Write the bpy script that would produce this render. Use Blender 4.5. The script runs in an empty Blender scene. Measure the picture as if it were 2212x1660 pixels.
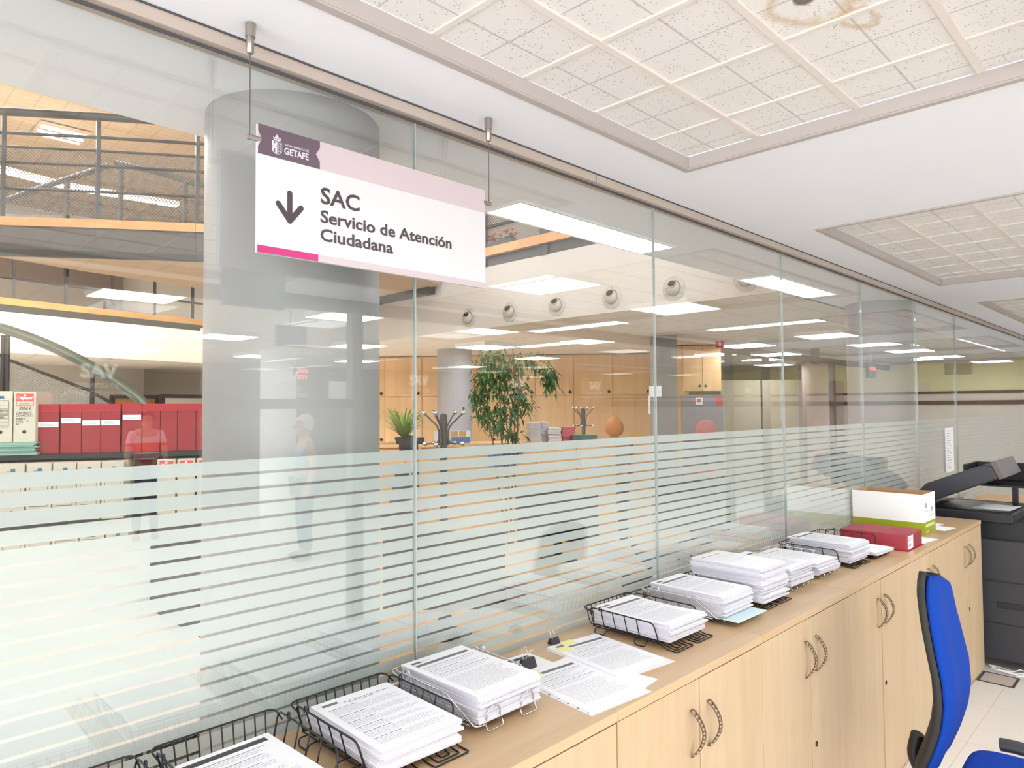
import bpy, bmesh, math, random
from mathutils import Vector, Matrix
random.seed(7)
S = bpy.context.scene
COL = S.collection
PI = math.pi

# ------------------------------------------------------------------ camera
# world: X runs along the glass partition (to the right in depth), Y goes through the glass, Z up
F_PX, PITCH, YAW, ROLL = 1508.5, 0.034747, 0.77925, -0.0067886
CAM_H = 1.7667
fw = Vector((math.cos(PITCH)*math.cos(YAW), math.cos(PITCH)*math.sin(YAW), math.sin(PITCH)))
rt0 = Vector((math.sin(YAW), -math.cos(YAW), 0)); up0 = rt0.cross(fw)
rt = math.cos(ROLL)*rt0 + math.sin(ROLL)*up0
up = -math.sin(ROLL)*rt0 + math.cos(ROLL)*up0
cam_d = bpy.data.cameras.new('camera'); cam = bpy.data.objects.new('camera', cam_d); COL.objects.link(cam)
cam_d.sensor_width = 36.0; cam_d.lens = F_PX/2212*36.0; cam_d.clip_start = 0.05; cam_d.clip_end = 200
m = Matrix((rt, up, -fw)).transposed().to_4x4(); m.translation = Vector((0, 0, CAM_H))
cam.matrix_world = m
S.camera = cam

# ------------------------------------------------------------------ world, light, exposure
W = bpy.data.worlds.new('daylight'); S.world = W; W.use_nodes = True
W.node_tree.nodes['Background'].inputs[0].default_value = (0.93, 0.96, 1.0, 1)
W.node_tree.nodes['Background'].inputs[1].default_value = 4.2
S.view_settings.view_transform = 'Standard'; S.view_settings.look = 'None'
S.view_settings.exposure = 0.80; S.view_settings.gamma = 1.0
S.view_settings.use_curve_mapping = False
LED = 9.0          # brightness of the ceiling lamps' diffusers
S.cycles.max_bounces = 10; S.cycles.diffuse_bounces = 4; S.cycles.glossy_bounces = 4
S.cycles.transparent_max_bounces = 32; S.cycles.transmission_bounces = 4
S.cycles.caustics_reflective = False; S.cycles.caustics_refractive = False
S.cycles.sample_clamp_indirect = 6.0

def fill_lamp(name, loc, sx, sy, power):
    l = bpy.data.lights.new(name, 'AREA'); l.shape = 'RECTANGLE'; l.size = sx; l.size_y = sy; l.energy = power; l.color = (1.0, 0.98, 0.97)
    o = bpy.data.objects.new(name, l); COL.objects.link(o); o.location = loc; return o
fill_lamp('atrium_fill', (1.2, 10.2, 5.85), 3.0, 3.0, 400)     # added fill lamp, out of view, brightening the atrium

# ------------------------------------------------------------------ measures
G = 1.57            # plane of the glass (room side)
CT = 1.0117         # cabinet top height
CF = 1.055          # cabinet front plane
CZ = 2.62           # plaster ceiling
def ray(x, y): return fw + rt*((x-1106)/F_PX) - up*((y-830)/F_PX)
def at(x, y, d): return Vector((0, 0, CAM_H)) + ray(x, y)*d
def mir(v): return Vector((v[0], 2*G-v[1], v[2]))       # where the thing stands whose image the glass shows at v

# ------------------------------------------------------------------ helpers
def lin(c):
    def f(u):
        u /= 255.0
        return u/12.92 if u <= 0.04045 else ((u+0.055)/1.055)**2.4
    return (f(c[0]), f(c[1]), f(c[2]), 1)
def mat(name, col, rough=0.5, metal=0.0, noise=0.0, nscale=8.0, bump=0.0, bscale=200.0, spec=0.5, stretch=(1,1,1), coat=0.0, sheen=0.0):
    M = bpy.data.materials.new(name); M.use_nodes = True
    nt = M.node_tree; b = nt.nodes['Principled BSDF']
    c = lin(col)
    b.inputs['Base Color'].default_value = c
    b.inputs['Roughness'].default_value = rough; b.inputs['Metallic'].default_value = metal
    b.inputs['Specular IOR Level'].default_value = spec
    b.inputs['Coat Weight'].default_value = coat
    b.inputs['Sheen Weight'].default_value = sheen
    tc = nt.nodes.new('ShaderNodeTexCoord')
    if noise:
        mp = nt.nodes.new('ShaderNodeMapping'); mp.inputs['Scale'].default_value = stretch
        n = nt.nodes.new('ShaderNodeTexNoise'); n.inputs['Scale'].default_value = nscale; n.inputs['Detail'].default_value = 4
        r = nt.nodes.new('ShaderNodeMix'); r.data_type = 'RGBA'
        r.inputs[6].default_value = tuple(min(1, v*(1+noise)) for v in c[:3])+(1,)
        r.inputs[7].default_value = tuple(v*(1-noise) for v in c[:3])+(1,)
        nt.links.new(tc.outputs['Object'], mp.inputs[0]); nt.links.new(mp.outputs[0], n.inputs['Vector'])
        nt.links.new(n.outputs[0], r.inputs[0]); nt.links.new(r.outputs[2], b.inputs['Base Color'])
    if bump:
        n2 = nt.nodes.new('ShaderNodeTexNoise'); n2.inputs['Scale'].default_value = bscale
        bp = nt.nodes.new('ShaderNodeBump'); bp.inputs['Strength'].default_value = bump; bp.inputs['Distance'].default_value = 0.002
        nt.links.new(tc.outputs['Object'], n2.inputs['Vector']); nt.links.new(n2.outputs[0], bp.inputs['Height'])
        nt.links.new(bp.outputs[0], b.inputs['Normal'])
    return M
def emit(name, col, s):
    M = bpy.data.materials.new(name); M.use_nodes = True; nt = M.node_tree
    nt.nodes.remove(nt.nodes['Principled BSDF'])
    e = nt.nodes.new('ShaderNodeEmission'); e.inputs[0].default_value = lin(col); e.inputs[1].default_value = s
    nt.links.new(e.outputs[0], nt.nodes['Material Output'].inputs[0])
    return M
def mathn(nt, op, a, b=None, c=None):
    n = nt.nodes.new('ShaderNodeMath'); n.operation = op
    for i, v in enumerate((a, b, c)):
        if v is None: continue
        if isinstance(v, (int, float)): n.inputs[i].default_value = v
        else: nt.links.new(v, n.inputs[i])
    return n.outputs[0]

class MB:
    """collects shapes into one mesh"""
    def __init__(self): self.v = []; self.f = []; self.mi = []; self.sm = []
    def add(self, vs, fs, mi=0, smooth=False):
        o = len(self.v); self.v += [tuple(p) for p in vs]
        for f in fs:
            self.f.append([o+i for i in f]); self.mi.append(mi); self.sm.append(smooth)
        return self
    def box(self, x0, x1, y0, y1, z0, z1, mi=0, M=None):
        vs = [Vector((x, y, z)) for z in (z0, z1) for y in (y0, y1) for x in (x0, x1)]
        if M is not None: vs = [M @ v for v in vs]
        return self.add(vs, [(0,2,3,1),(4,5,7,6),(0,1,5,4),(2,6,7,3),(0,4,6,2),(1,3,7,5)], mi)
    def prism(self, poly, z0, z1, mi=0, M=None):
        n = len(poly)
        vs = [Vector((p[0], p[1], z0)) for p in poly]+[Vector((p[0], p[1], z1)) for p in poly]
        if M is not None: vs = [M @ v for v in vs]
        fs = [tuple(range(n-1, -1, -1)), tuple(range(n, 2*n))]+[(i, (i+1) % n, n+(i+1) % n, n+i) for i in range(n)]
        return self.add(vs, fs, mi)
    def quad(self, a, b, c, d, mi=0): return self.add([a, b, c, d], [(0,1,2,3)], mi)
    def tube(self, pts, r, seg=6, closed=False, mi=0, r_end=None, caps=True):
        pts = [Vector(p) for p in pts]; n = len(pts)
        if n < 2: return self
        vs = []; fs = []; prev = None
        for i, p in enumerate(pts):
            if closed: t = (pts[(i+1) % n]-pts[i-1])
            else: t = pts[min(i+1, n-1)]-pts[max(i-1, 0)]
            t = t.normalized() if t.length > 1e-9 else Vector((0,0,1))
            if prev is None:
                a = Vector((0,0,1)) if abs(t.z) < 0.9 else Vector((1,0,0))
                u = t.cross(a).normalized()
            else:
                u = prev-t*prev.dot(t)
                u = u.normalized() if u.length > 1e-6 else t.cross(Vector((0.3,0.5,0.8))).normalized()
            prev = u; w = t.cross(u)
            rr = r if r_end is None else r+(r_end-r)*i/(n-1)
            for k in range(seg):
                an = 2*PI*k/seg; vs.append(p+u*(rr*math.cos(an))+w*(rr*math.sin(an)))
        m_ = n if closed else n-1
        for i in range(m_):
            for k in range(seg):
                a = i*seg+k; b = i*seg+(k+1) % seg; c = ((i+1) % n)*seg+(k+1) % seg; d = ((i+1) % n)*seg+k
                fs.append((a, b, c, d))
        self.add(vs, fs, mi, True)
        if not closed and caps:
            self.add(vs[:seg], [tuple(range(seg-1, -1, -1))], mi); self.add(vs[-seg:], [tuple(range(seg))], mi)
        return self
    def lathe(self, prof, c=(0,0,0), seg=24, mi=0, M=None, smooth=True):
        vs = []; n = len(prof)
        for r, z in prof:
            for k in range(seg):
                an = 2*PI*k/seg; v = Vector((r*math.cos(an), r*math.sin(an), z))
                if M is not None: v = M @ v
                vs.append(v+Vector(c))
        fs = [(i*seg+k, i*seg+(k+1) % seg, (i+1)*seg+(k+1) % seg, (i+1)*seg+k) for i in range(n-1) for k in range(seg)]
        self.add(vs, fs, mi, smooth)
        if prof[0][0] > 1e-5: self.add(vs[:seg], [tuple(range(seg-1, -1, -1))], mi)
        if prof[-1][0] > 1e-5: self.add(vs[-seg:], [tuple(range(seg))], mi)
        return self
    def ball(self, c, r, seg=16, mi=0, sc=(1,1,1)):
        rings = max(6, seg//2); prof = [(max(1e-6, math.sin(PI*i/rings)), -math.cos(PI*i/rings)) for i in range(rings+1)]
        M = Matrix.Diagonal((r*sc[0], r*sc[1], r*sc[2])).to_4x4()
        return self.lathe(prof, c, seg, mi, M)
    def build(self, name, mats, parent=None, bevel=0, loc=None):
        me = bpy.data.meshes.new(name)
        o_ = Vector(loc) if loc is not None else Vector((0,0,0))
        me.from_pydata([tuple(Vector(v)-o_) for v in self.v], [], self.f)
        if not isinstance(mats, (list, tuple)): mats = [mats]
        for x in mats: me.materials.append(x)
        for p, mi, sm in zip(me.polygons, self.mi, self.sm): p.material_index = mi; p.use_smooth = sm
        me.update()
        ob = bpy.data.objects.new(name, me); COL.objects.link(ob)
        if loc is not None: ob.location = o_
        if parent is not None:
            ob.parent = parent
        if bevel:
            b = ob.modifiers.new('bevel', 'BEVEL'); b.width = bevel; b.segments = 2; b.limit_method = 'ANGLE'; b.angle_limit = 0.7
        return ob
def tag(o, label=None, cat=None, group=None, kind=None):
    if label: o['label'] = label
    if cat: o['category'] = cat
    if group: o['group'] = group
    if kind: o['kind'] = kind
    return o
def struct(o): o['kind'] = 'structure'; return o
def thing(name, label, cat, loc=(0,0,0), rz=0.0, group=None):
    o = bpy.data.objects.new(name, None); COL.objects.link(o); o.empty_display_size = 0.05
    o.location = loc; o.rotation_euler = (0, 0, rz)
    return tag(o, label, cat, group)
def copy_tree(o, parent=None):
    c = o.copy(); COL.objects.link(c)
    if parent is not None: c.parent = parent
    for ch in list(o.children): copy_tree(ch, c)
    return c
def fillet(pts, r, n=4):
    pts = [Vector(p) for p in pts]; out = [pts[0]]
    for i in range(1, len(pts)-1):
        a, b, c = pts[i-1], pts[i], pts[i+1]
        d1 = (a-b); d2 = (c-b); rr = min(r, d1.length*0.45, d2.length*0.45)
        p = b+d1.normalized()*rr; q = b+d2.normalized()*rr
        for k in range(n+1):
            t = k/n; out.append(p*(1-t)**2+b*2*t*(1-t)+q*t*t)
    out.append(pts[-1]); return out
def arc(c, u, w, r, a0, a1, n=8):
    c, u, w = Vector(c), Vector(u), Vector(w)
    return [c+u*(r*math.cos(a0+(a1-a0)*i/n))+w*(r*math.sin(a0+(a1-a0)*i/n)) for i in range(n+1)]
def text_mb(mb, body, size, o, ux, uy, mi=0, bold=0.0, width=None, ext=0.0004, align='LEFT', shear=0.0):
    """built-in font letters laid out from o along ux with height along uy; width squeezes the line to that length"""
    cu = bpy.data.curves.new('t', 'FONT'); cu.body = body; cu.size = size; cu.offset = bold; cu.align_x = align; cu.shear = shear
    cu.resolution_u = 3
    ob = bpy.data.objects.new('t', cu); COL.objects.link(ob)
    dg = bpy.context.evaluated_depsgraph_get(); dg.update()
    me = bpy.data.meshes.new_from_object(ob.evaluated_get(dg))
    vs = [v.co.copy() for v in me.vertices]; fs = [tuple(p.vertices) for p in me.polygons]
    COL.objects.unlink(ob); bpy.data.objects.remove(ob); bpy.data.curves.remove(cu); bpy.data.meshes.remove(me)
    if not vs: return
    ux, uy, o = Vector(ux), Vector(uy), Vector(o); n = ux.cross(uy)
    x0 = min(v.x for v in vs); x1 = max(v.x for v in vs); k = 1.0
    if width: k = width/(x1-x0)
    sh = x0 if align == 'LEFT' else 0
    mb.add([o+ux*((v.x-sh)*k)+uy*v.y+n*ext for v in vs], fs, mi)

# ------------------------------------------------------------------ materials
def wood(name, c1, c2, axis='Z', rough=0.42, scale=1.0, knots=True):
    M = bpy.data.materials.new(name); M.use_nodes = True; nt = M.node_tree; b = nt.nodes['Principled BSDF']
    tc = nt.nodes.new('ShaderNodeTexCoord'); mp = nt.nodes.new('ShaderNodeMapping')
    s = [22*scale, 22*scale, 22*scale]; s['XYZ'.index(axis)] = 1.3*scale
    mp.inputs['Scale'].default_value = s
    oi = nt.nodes.new('ShaderNodeObjectInfo'); va = nt.nodes.new('ShaderNodeVectorMath'); va.operation = 'ADD'
    sc = nt.nodes.new('ShaderNodeVectorMath'); sc.operation = 'SCALE'; sc.inputs[0].default_value = (3.1, 7.7, 5.3)
    nt.links.new(oi.outputs['Random'], sc.inputs['Scale'])
    nt.links.new(tc.outputs['Object'], va.inputs[0]); nt.links.new(sc.outputs[0], va.inputs[1])
    n = nt.nodes.new('ShaderNodeTexNoise'); n.inputs['Scale'].default_value = 1.0; n.inputs['Detail'].default_value = 5; n.inputs['Distortion'].default_value = 0.6
    n2 = nt.nodes.new('ShaderNodeTexNoise'); n2.inputs['Scale'].default_value = 0.22; n2.inputs['Detail'].default_value = 2
    nt.links.new(va.outputs[0], mp.inputs[0]); nt.links.new(mp.outputs[0], n.inputs['Vector']); nt.links.new(mp.outputs[0], n2.inputs['Vector'])
    r = nt.nodes.new('ShaderNodeValToRGB'); r.color_ramp.elements[0].position = 0.32; r.color_ramp.elements[1].position = 0.72
    r.color_ramp.elements[0].color = lin(c2); r.color_ramp.elements[1].color = lin(c1)
    mixf = mathn(nt, 'ADD', mathn(nt, 'MULTIPLY', n.outputs[0], 0.6), mathn(nt, 'MULTIPLY', n2.outputs[0], 0.4))
    nt.links.new(mixf, r.inputs[0]); nt.links.new(r.outputs[0], b.inputs['Base Color'])
    b.inputs['Roughness'].default_value = rough
    return M
M_top = wood('beech_top', (206,178,142), (188,154,114), 'X', 0.35)
M_door = wood('beech_door', (200,177,145), (187,157,120), 'Z', 0.45)
M_edge = wood('beech_edge', (190,162,124), (172,140,102), 'X', 0.5)
M_oakfar = wood('oak_far', (240,200,150), (222,176,124), 'Z', 0.45, 0.5)
M_orange = wood('orange_curb', (206,150,88), (180,122,62), 'X', 0.45, 0.5)
M_gap = mat('dark_gap', (92,66,42), 0.9)
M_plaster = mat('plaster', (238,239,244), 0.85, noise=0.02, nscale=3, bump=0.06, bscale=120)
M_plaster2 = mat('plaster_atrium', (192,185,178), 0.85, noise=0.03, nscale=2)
M_trimw = mat('white_trim', (182,173,168), 0.6)
M_alu = mat('aluminium', (196,182,170), 0.45, 0.35, noise=0.06, nscale=9)
M_aludark = mat('gasket', (78,78,80), 0.6)
M_nickel = mat('brushed_nickel', (168,160,152), 0.32, 0.9)
M_chrome = mat('chrome', (215,215,218), 0.12, 1.0)
M_blackwire = mat('black_wire', (28,28,30), 0.4, 0.2)
M_black = mat('black_plastic', (26,26,28), 0.45)
M_charcoal = mat('charcoal', (52,52,56), 0.5, noise=0.06, nscale=40)
M_dgrey = mat('steel_grey', (98,92,88), 0.5, 0.3)
M_rail = mat('dark_rail', (44,39,36), 0.5, 0.1)
M_handle = mat('satin_handle', (150,128,108), 0.35, 0.8)
M_paper = mat('paper', (244,243,246), 0.8)
M_ink = mat('ink', (70,70,74), 0.8)
M_inklight = mat('ink_light', (168,168,172), 0.8)
M_inkbar = mat('ink_bar', (120,120,122), 0.8)
M_yellow = mat('sticky_yellow', (240,236,170), 0.8)
M_red = mat('red_board', (164,54,66), 0.55, noise=0.08, nscale=12)
M_redbox = mat('red_boxfile', (152,26,38), 0.5, noise=0.05, nscale=10)
M_white = mat('white', (240,238,236), 0.5)
M_greenband = mat('green_band', (150,160,26), 0.5)
M_card = mat('cardboard', (196,158,112), 0.8, noise=0.06, nscale=30)
M_cream = mat('cream_card', (208,200,184), 0.7, noise=0.03, nscale=9)
M_blue = mat('blue_fabric', (12,58,150), 0.9, noise=0.10, nscale=260, bump=0.25, bscale=700, spec=0.2)
M_column = mat('column_paint', (166,162,162), 0.45, noise=0.015, nscale=3)
M_floor = mat('stone_floor', (206,192,180), 0.4, noise=0.06, nscale=6)
M_rubber = mat('rubber', (36,33,31), 0.7)
M_tan = mat('tan', (206,178,146), 0.8)
M_signwhite = mat('sign_white', (206,204,205), 0.4)
M_signpink = mat('sign_pale_pink', (192,177,180), 0.4)
M_signpurple = mat('sign_purple_grey', (94,78,90), 0.4)
M_magenta = mat('sign_magenta', (182,34,108), 0.4)
M_signink = mat('sign_lettering', (64,52,56), 0.4)
M_led = emit('led_diffuser', (244,248,255), LED)
M_ledhall = emit('led_diffuser_hall', (246,250,255), LED*2.6)
M_ledgap = emit('led_groove', (255,250,245), LED*0.35)
M_skin = mat('skin', (206,160,134), 0.6)
M_leaf = mat('leaf', (52,98,40), 0.5, noise=0.35, nscale=30)
M_leaf2 = mat('leaf_pale', (140,170,84), 0.5, noise=0.3, nscale=20)
M_stem = mat('stem', (120,92,64), 0.8)
M_mint = mat('mint_card', (140,178,162), 0.7, noise=0.06, nscale=20)
M_screen = mat('screen_black', (30,28,30), 0.25)
M_pot = mat('terracotta_pot', (150,92,62), 0.7)

def glass_mat(name, tint):
    M = bpy.data.materials.new(name); M.use_nodes = True; nt = M.node_tree
    nt.nodes.remove(nt.nodes['Principled BSDF'])
    g = nt.nodes.new('ShaderNodeNewGeometry')
    ior = mathn(nt, 'ADD', 1.8, mathn(nt, 'MULTIPLY', g.outputs['Backfacing'], 1/1.8-1.8))
    fr = nt.nodes.new('ShaderNodeFresnel'); nt.links.new(ior, fr.inputs['IOR'])
    tr = nt.nodes.new('ShaderNodeBsdfTransparent'); tr.inputs[0].default_value = tint
    gl = nt.nodes.new('ShaderNodeBsdfGlossy'); gl.inputs['Roughness'].default_value = 0.0; gl.inputs[0].default_value = (1,1,1,1)
    mx = nt.nodes.new('ShaderNodeMixShader')
    nt.links.new(fr.outputs[0], mx.inputs[0]); nt.links.new(tr.outputs[0], mx.inputs[1]); nt.links.new(gl.outputs[0], mx.inputs[2])
    nt.links.new(mx.outputs[0], nt.nodes['Material Output'].inputs[0])
    return M
M_glass = glass_mat('clear_glass', (0.955, 0.975, 0.965, 1))
M_glassedge = mat('glass_edge', (168,178,175), 0.2)
def vinyl_mat():
    M = bpy.data.materials.new('white_vinyl'); M.use_nodes = True; nt = M.node_tree
    nt.nodes.remove(nt.nodes['Principled BSDF'])
    d = nt.nodes.new('ShaderNodeBsdfDiffuse'); d.inputs[0].default_value = (.95, .95, .95, 1)
    t = nt.nodes.new('ShaderNodeBsdfTranslucent'); t.inputs[0].default_value = (.95, .95, .95, 1)
    a = nt.nodes.new('ShaderNodeMixShader'); a.inputs[0].default_value = 0.6
    nt.links.new(d.outputs[0], a.inputs[1]); nt.links.new(t.outputs[0], a.inputs[2]); nt.links.new(a.outputs[0], nt.nodes['Material Output'].inputs[0])
    return M
M_vinyl = vinyl_mat()
def film_mat():
    M = bpy.data.materials.new('frosted_film'); M.use_nodes = True; nt = M.node_tree
    nt.nodes.remove(nt.nodes['Principled BSDF'])
    d = nt.nodes.new('ShaderNodeBsdfDiffuse'); d.inputs[0].default_value = lin((214,221,220))
    t = nt.nodes.new('ShaderNodeBsdfTranslucent'); t.inputs[0].default_value = lin((214,222,221))
    a = nt.nodes.new('ShaderNodeMixShader'); a.inputs[0].default_value = 0.35
    nt.links.new(d.outputs[0], a.inputs[1]); nt.links.new(t.outputs[0], a.inputs[2])
    tr = nt.nodes.new('ShaderNodeBsdfTransparent')
    b = nt.nodes.new('ShaderNodeMixShader'); b.inputs[0].default_value = 0.07
    nt.links.new(a.outputs[0], b.inputs[1]); nt.links.new(tr.outputs[0], b.inputs[2])
    nt.links.new(b.outputs[0], nt.nodes['Material Output'].inputs[0])
    return M
M_film = film_mat()
def mesh_mat(name, col, pitch=0.028, hole=0.35, stripes=False):
    """expanded metal: real holes cut by a diamond pattern"""
    M = bpy.data.materials.new(name); M.use_nodes = True; nt = M.node_tree; b = nt.nodes['Principled BSDF']
    b.inputs['Base Color'].default_value = lin(col); b.inputs['Roughness'].default_value = 0.5
    uv = nt.nodes.new('ShaderNodeUVMap'); sp = nt.nodes.new('ShaderNodeSeparateXYZ'); nt.links.new(uv.outputs[0], sp.inputs[0])
    k = PI/pitch
    su = mathn(nt, 'SINE', mathn(nt, 'MULTIPLY', mathn(nt, 'ADD', sp.outputs[0], sp.outputs[1]), k))
    sv = mathn(nt, 'SINE', mathn(nt, 'MULTIPLY', mathn(nt, 'SUBTRACT', sp.outputs[0], sp.outputs[1]), k))
    pr = mathn(nt, 'ABSOLUTE', mathn(nt, 'MULTIPLY', su, sv))
    h = mathn(nt, 'GREATER_THAN', pr, hole)
    tr = nt.nodes.new('ShaderNodeBsdfTransparent'); mx = nt.nodes.new('ShaderNodeMixShader')
    nt.links.new(h, mx.inputs[0]); nt.links.new(b.outputs[0], mx.inputs[1]); nt.links.new(tr.outputs[0], mx.inputs[2])
    nt.links.new(mx.outputs[0], nt.nodes['Material Output'].inputs[0])
    return M
M_mesh = mesh_mat('expanded_metal', (84,74,66))
M_mesh2 = mesh_mat('stair_mesh', (150,144,136), 0.022, 0.4)
def tile_mat(name, base, px, py, w, speck=0.0, stain=None, groove=(0.5, 0.72), ox=0.0, oy=0.0):
    """mineral-fibre ceiling tile: score lines half-way, pin holes, optional water stain"""
    M = bpy.data.materials.new(name); M.use_nodes = True; nt = M.node_tree; b = nt.nodes['Principled BSDF']
    b.inputs['Roughness'].default_value = 0.9
    tc = nt.nodes.new('ShaderNodeTexCoord'); sp = nt.nodes.new('ShaderNodeSeparateXYZ'); nt.links.new(tc.outputs['Object'], sp.inputs[0])
    def line(o, p, w_, off):
        f = mathn(nt, 'FRACT', mathn(nt, 'DIVIDE', mathn(nt, 'SUBTRACT', o, off), p))
        d = mathn(nt, 'MINIMUM', f, mathn(nt, 'SUBTRACT', 1.0, f))
        return mathn(nt, 'LESS_THAN', d, w_/p/2)
    g = mathn(nt, 'MAXIMUM', line(sp.outputs[0], px, w, ox), line(sp.outputs[1], py, w, oy))
    c0 = lin(base); mix = nt.nodes.new('ShaderNodeMix'); mix.data_type = 'RGBA'
    mix.inputs[6].default_value = c0; mix.inputs[7].default_value = tuple(v*groove[1] for v in c0[:3])+(1,)
    nt.links.new(g, mix.inputs[0]); out = mix.outputs[2]
    if speck:
        vo = nt.nodes.new('ShaderNodeTexVoronoi'); vo.inputs['Scale'].default_value = 105; nt.links.new(tc.outputs['Object'], vo.inputs['Vector'])
        no = nt.nodes.new('ShaderNodeTexNoise'); no.inputs['Scale'].default_value = 40; nt.links.new(tc.outputs['Object'], no.inputs['Vector'])
        h = mathn(nt, 'MULTIPLY', mathn(nt, 'LESS_THAN', vo.outputs['Distance'], 0.24), mathn(nt, 'GREATER_THAN', no.outputs[0], 0.47))
        m2 = nt.nodes.new('ShaderNodeMix'); m2.data_type = 'RGBA'; nt.links.new(mathn(nt, 'MULTIPLY', h, speck), m2.inputs[0])
        nt.links.new(out, m2.inputs[6]); m2.inputs[7].default_value = lin((128,112,100)); out = m2.outputs[2]
    if stain:
        n = nt.nodes.new('ShaderNodeTexNoise'); n.inputs['Scale'].default_value = 14; n.inputs['Detail'].default_value = 3
        nt.links.new(tc.outputs['Object'], n.inputs['Vector'])
        for sx, sy, ra, rb, wid, col, am in stain:
            dx = mathn(nt, 'DIVIDE', mathn(nt, 'SUBTRACT', sp.outputs[0], sx), ra); dy = mathn(nt, 'DIVIDE', mathn(nt, 'SUBTRACT', sp.outputs[1], sy), rb)
            d = mathn(nt, 'SQRT', mathn(nt, 'ADD', mathn(nt, 'MULTIPLY', dx, dx), mathn(nt, 'MULTIPLY', dy, dy)))
            d = mathn(nt, 'ADD', d, mathn(nt, 'MULTIPLY', mathn(nt, 'SUBTRACT', n.outputs[0], 0.5), 1.5))
            if wid > 0: k = mathn(nt, 'SUBTRACT', 1.0, mathn(nt, 'DIVIDE', mathn(nt, 'ABSOLUTE', mathn(nt, 'SUBTRACT', d, 1.0)), wid))
            else: k = mathn(nt, 'MULTIPLY', mathn(nt, 'SUBTRACT', 1.0, d), 3.0)
            k = mathn(nt, 'MULTIPLY', mathn(nt, 'MINIMUM', mathn(nt, 'MAXIMUM', k, 0.0), 1.0), am)
            m3 = nt.nodes.new('ShaderNodeMix'); m3.data_type = 'RGBA'; nt.links.new(k, m3.inputs[0])
            nt.links.new(out, m3.inputs[6]); m3.inputs[7].default_value = lin(col); out = m3.outputs[2]
    nt.links.new(out, b.inputs['Base Color'])
    return M
M_tile = tile_mat('mineral_tile', (230,226,222), 0.315, 0.315, 0.006, 0.5, [(1.56,0.60,0.10,0.085,0.30,(196,166,122),0.6), (1.53,0.60,0.03,0.022,0,(96,78,62),0.9), (1.70,0.54,0.05,0.035,0.3,(196,164,116),0.6)], ox=0.1575+0.094, oy=0.1575+0.081)
M_tilefar = tile_mat('far_tile', (226,214,198), 0.6, 0.6, 0.018, 0, groove=(0.5,0.75))
M_tiletan = tile_mat('upper_tile', (208,178,140), 0.3, 0.15, 0.018, 0, groove=(0.5,0.74))
M_tilesoff = tile_mat('soffit_tile', (182,158,130), 0.6, 0.6, 0.02, 0, groove=(0.5,0.85))

# ------------------------------------------------------------------ setting: floor, ceilings, walls
def fl():
    M = tile_mat('floor_tile', (232,226,220), 0.6, 0.6, 0.004, 0, groove=(0.5,0.75), ox=0.12, oy=0.33)
    b = M.node_tree.nodes['Principled BSDF']; b.inputs['Roughness'].default_value = 0.45
    old = b.inputs['Base Color'].links[0].from_socket; nt = M.node_tree
    n = nt.nodes.new('ShaderNodeTexNoise'); n.inputs['Scale'].default_value = 5; n.inputs['Detail'].default_value = 5
    mx = nt.nodes.new('ShaderNodeMix'); mx.data_type = 'RGBA'; mx.blend_type = 'MULTIPLY'; mx.inputs[0].default_value = 0.5
    r = nt.nodes.new('ShaderNodeValToRGB'); r.color_ramp.elements[0].color = (0.86,0.84,0.82,1); r.color_ramp.elements[0].position = 0.3; r.color_ramp.elements[1].position = 0.6
    nt.links.new(n.outputs[0], r.inputs[0]); nt.links.new(old, mx.inputs[6]); nt.links.new(r.outputs[0], mx.inputs[7]); nt.links.new(mx.outputs[2], b.inputs['Base Color'])
    return M
struct(MB().box(-4, 17, -10, 17, -0.1, 0).build('floor', fl()))
PANELS = [(0.0, 2.205), (3.43, 5.62), (6.85, 9.04), (10.27, 12.46), (13.69, 15.88)]
PY0, PY1 = -1.35, 1.285
# plaster ceiling of the room with the recessed tile fields left open
c = MB(); zt = CZ+0.12
c.box(-4, 17, PY1, 2.195, CZ, zt); c.box(-4, 17, -2.05, PY0, CZ, zt)
e = -4
for a, b in PANELS: c.box(e, a, PY0, PY1, CZ, zt); e = b
c.box(e, 17, PY0, PY1, CZ, zt)
struct(c.build('ceiling', M_plaster))
tn = 1
TP = 0.315
M_tbar = mat('tee_bar', (226,217,209), 0.6)
for i, (a, b) in enumerate(PANELS):
    struct(MB().box(a-0.01, b+0.01, PY0-0.01, PY1+0.01, CZ+0.045, CZ+0.06).build('ceiling_tiles', M_tile))
    t = MB(); z0, z1 = CZ+0.0385, CZ+0.046
    y = 0.081+TP*3
    while y > PY0: t.box(a, b, y-0.009, y+0.009, z0, z1); y -= TP
    x = a+((0.094-a) % TP)
    x0 = math.ceil((a-0.094)/TP)*TP+0.094
    while x0 < b: t.box(x0-0.0075, x0+0.0075, PY0, PY1, z0+0.0015, z1); x0 += TP
    struct(t.build('ceiling_grid', M_tbar))
    t = MB(); w = 0.022; d = 0.006
    t.box(a-w, b+w, PY1-.004, PY1+w, CZ-d, CZ-.0004); t.box(a-w, b+w, PY0-w, PY0+.004, CZ-d, CZ-.0004)
    t.box(a-w, a+.004, PY0+.004, PY1-.004, CZ-d, CZ-.0004); t.box(b-.004, b+w, PY0+.004, PY1-.004, CZ-d, CZ-.0004)
    t.box(a+.0005, b-.0005, PY1-.004, PY1-.0005, CZ-.0004, CZ+.040); t.box(a+.0005, b-.0005, PY0+.0005, PY0+.004, CZ-.0004, CZ+.040); t.box(a+.0005, a+.004, PY0+.004, PY1-.004, CZ-.0004, CZ+.040); t.box(b-.004, b-.0005, PY0+.004, PY1-.004, CZ-.0004, CZ+.040)
    struct(t.build('trim_%d' % tn, M_trimw, bevel=0.003)); tn += 1
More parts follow.
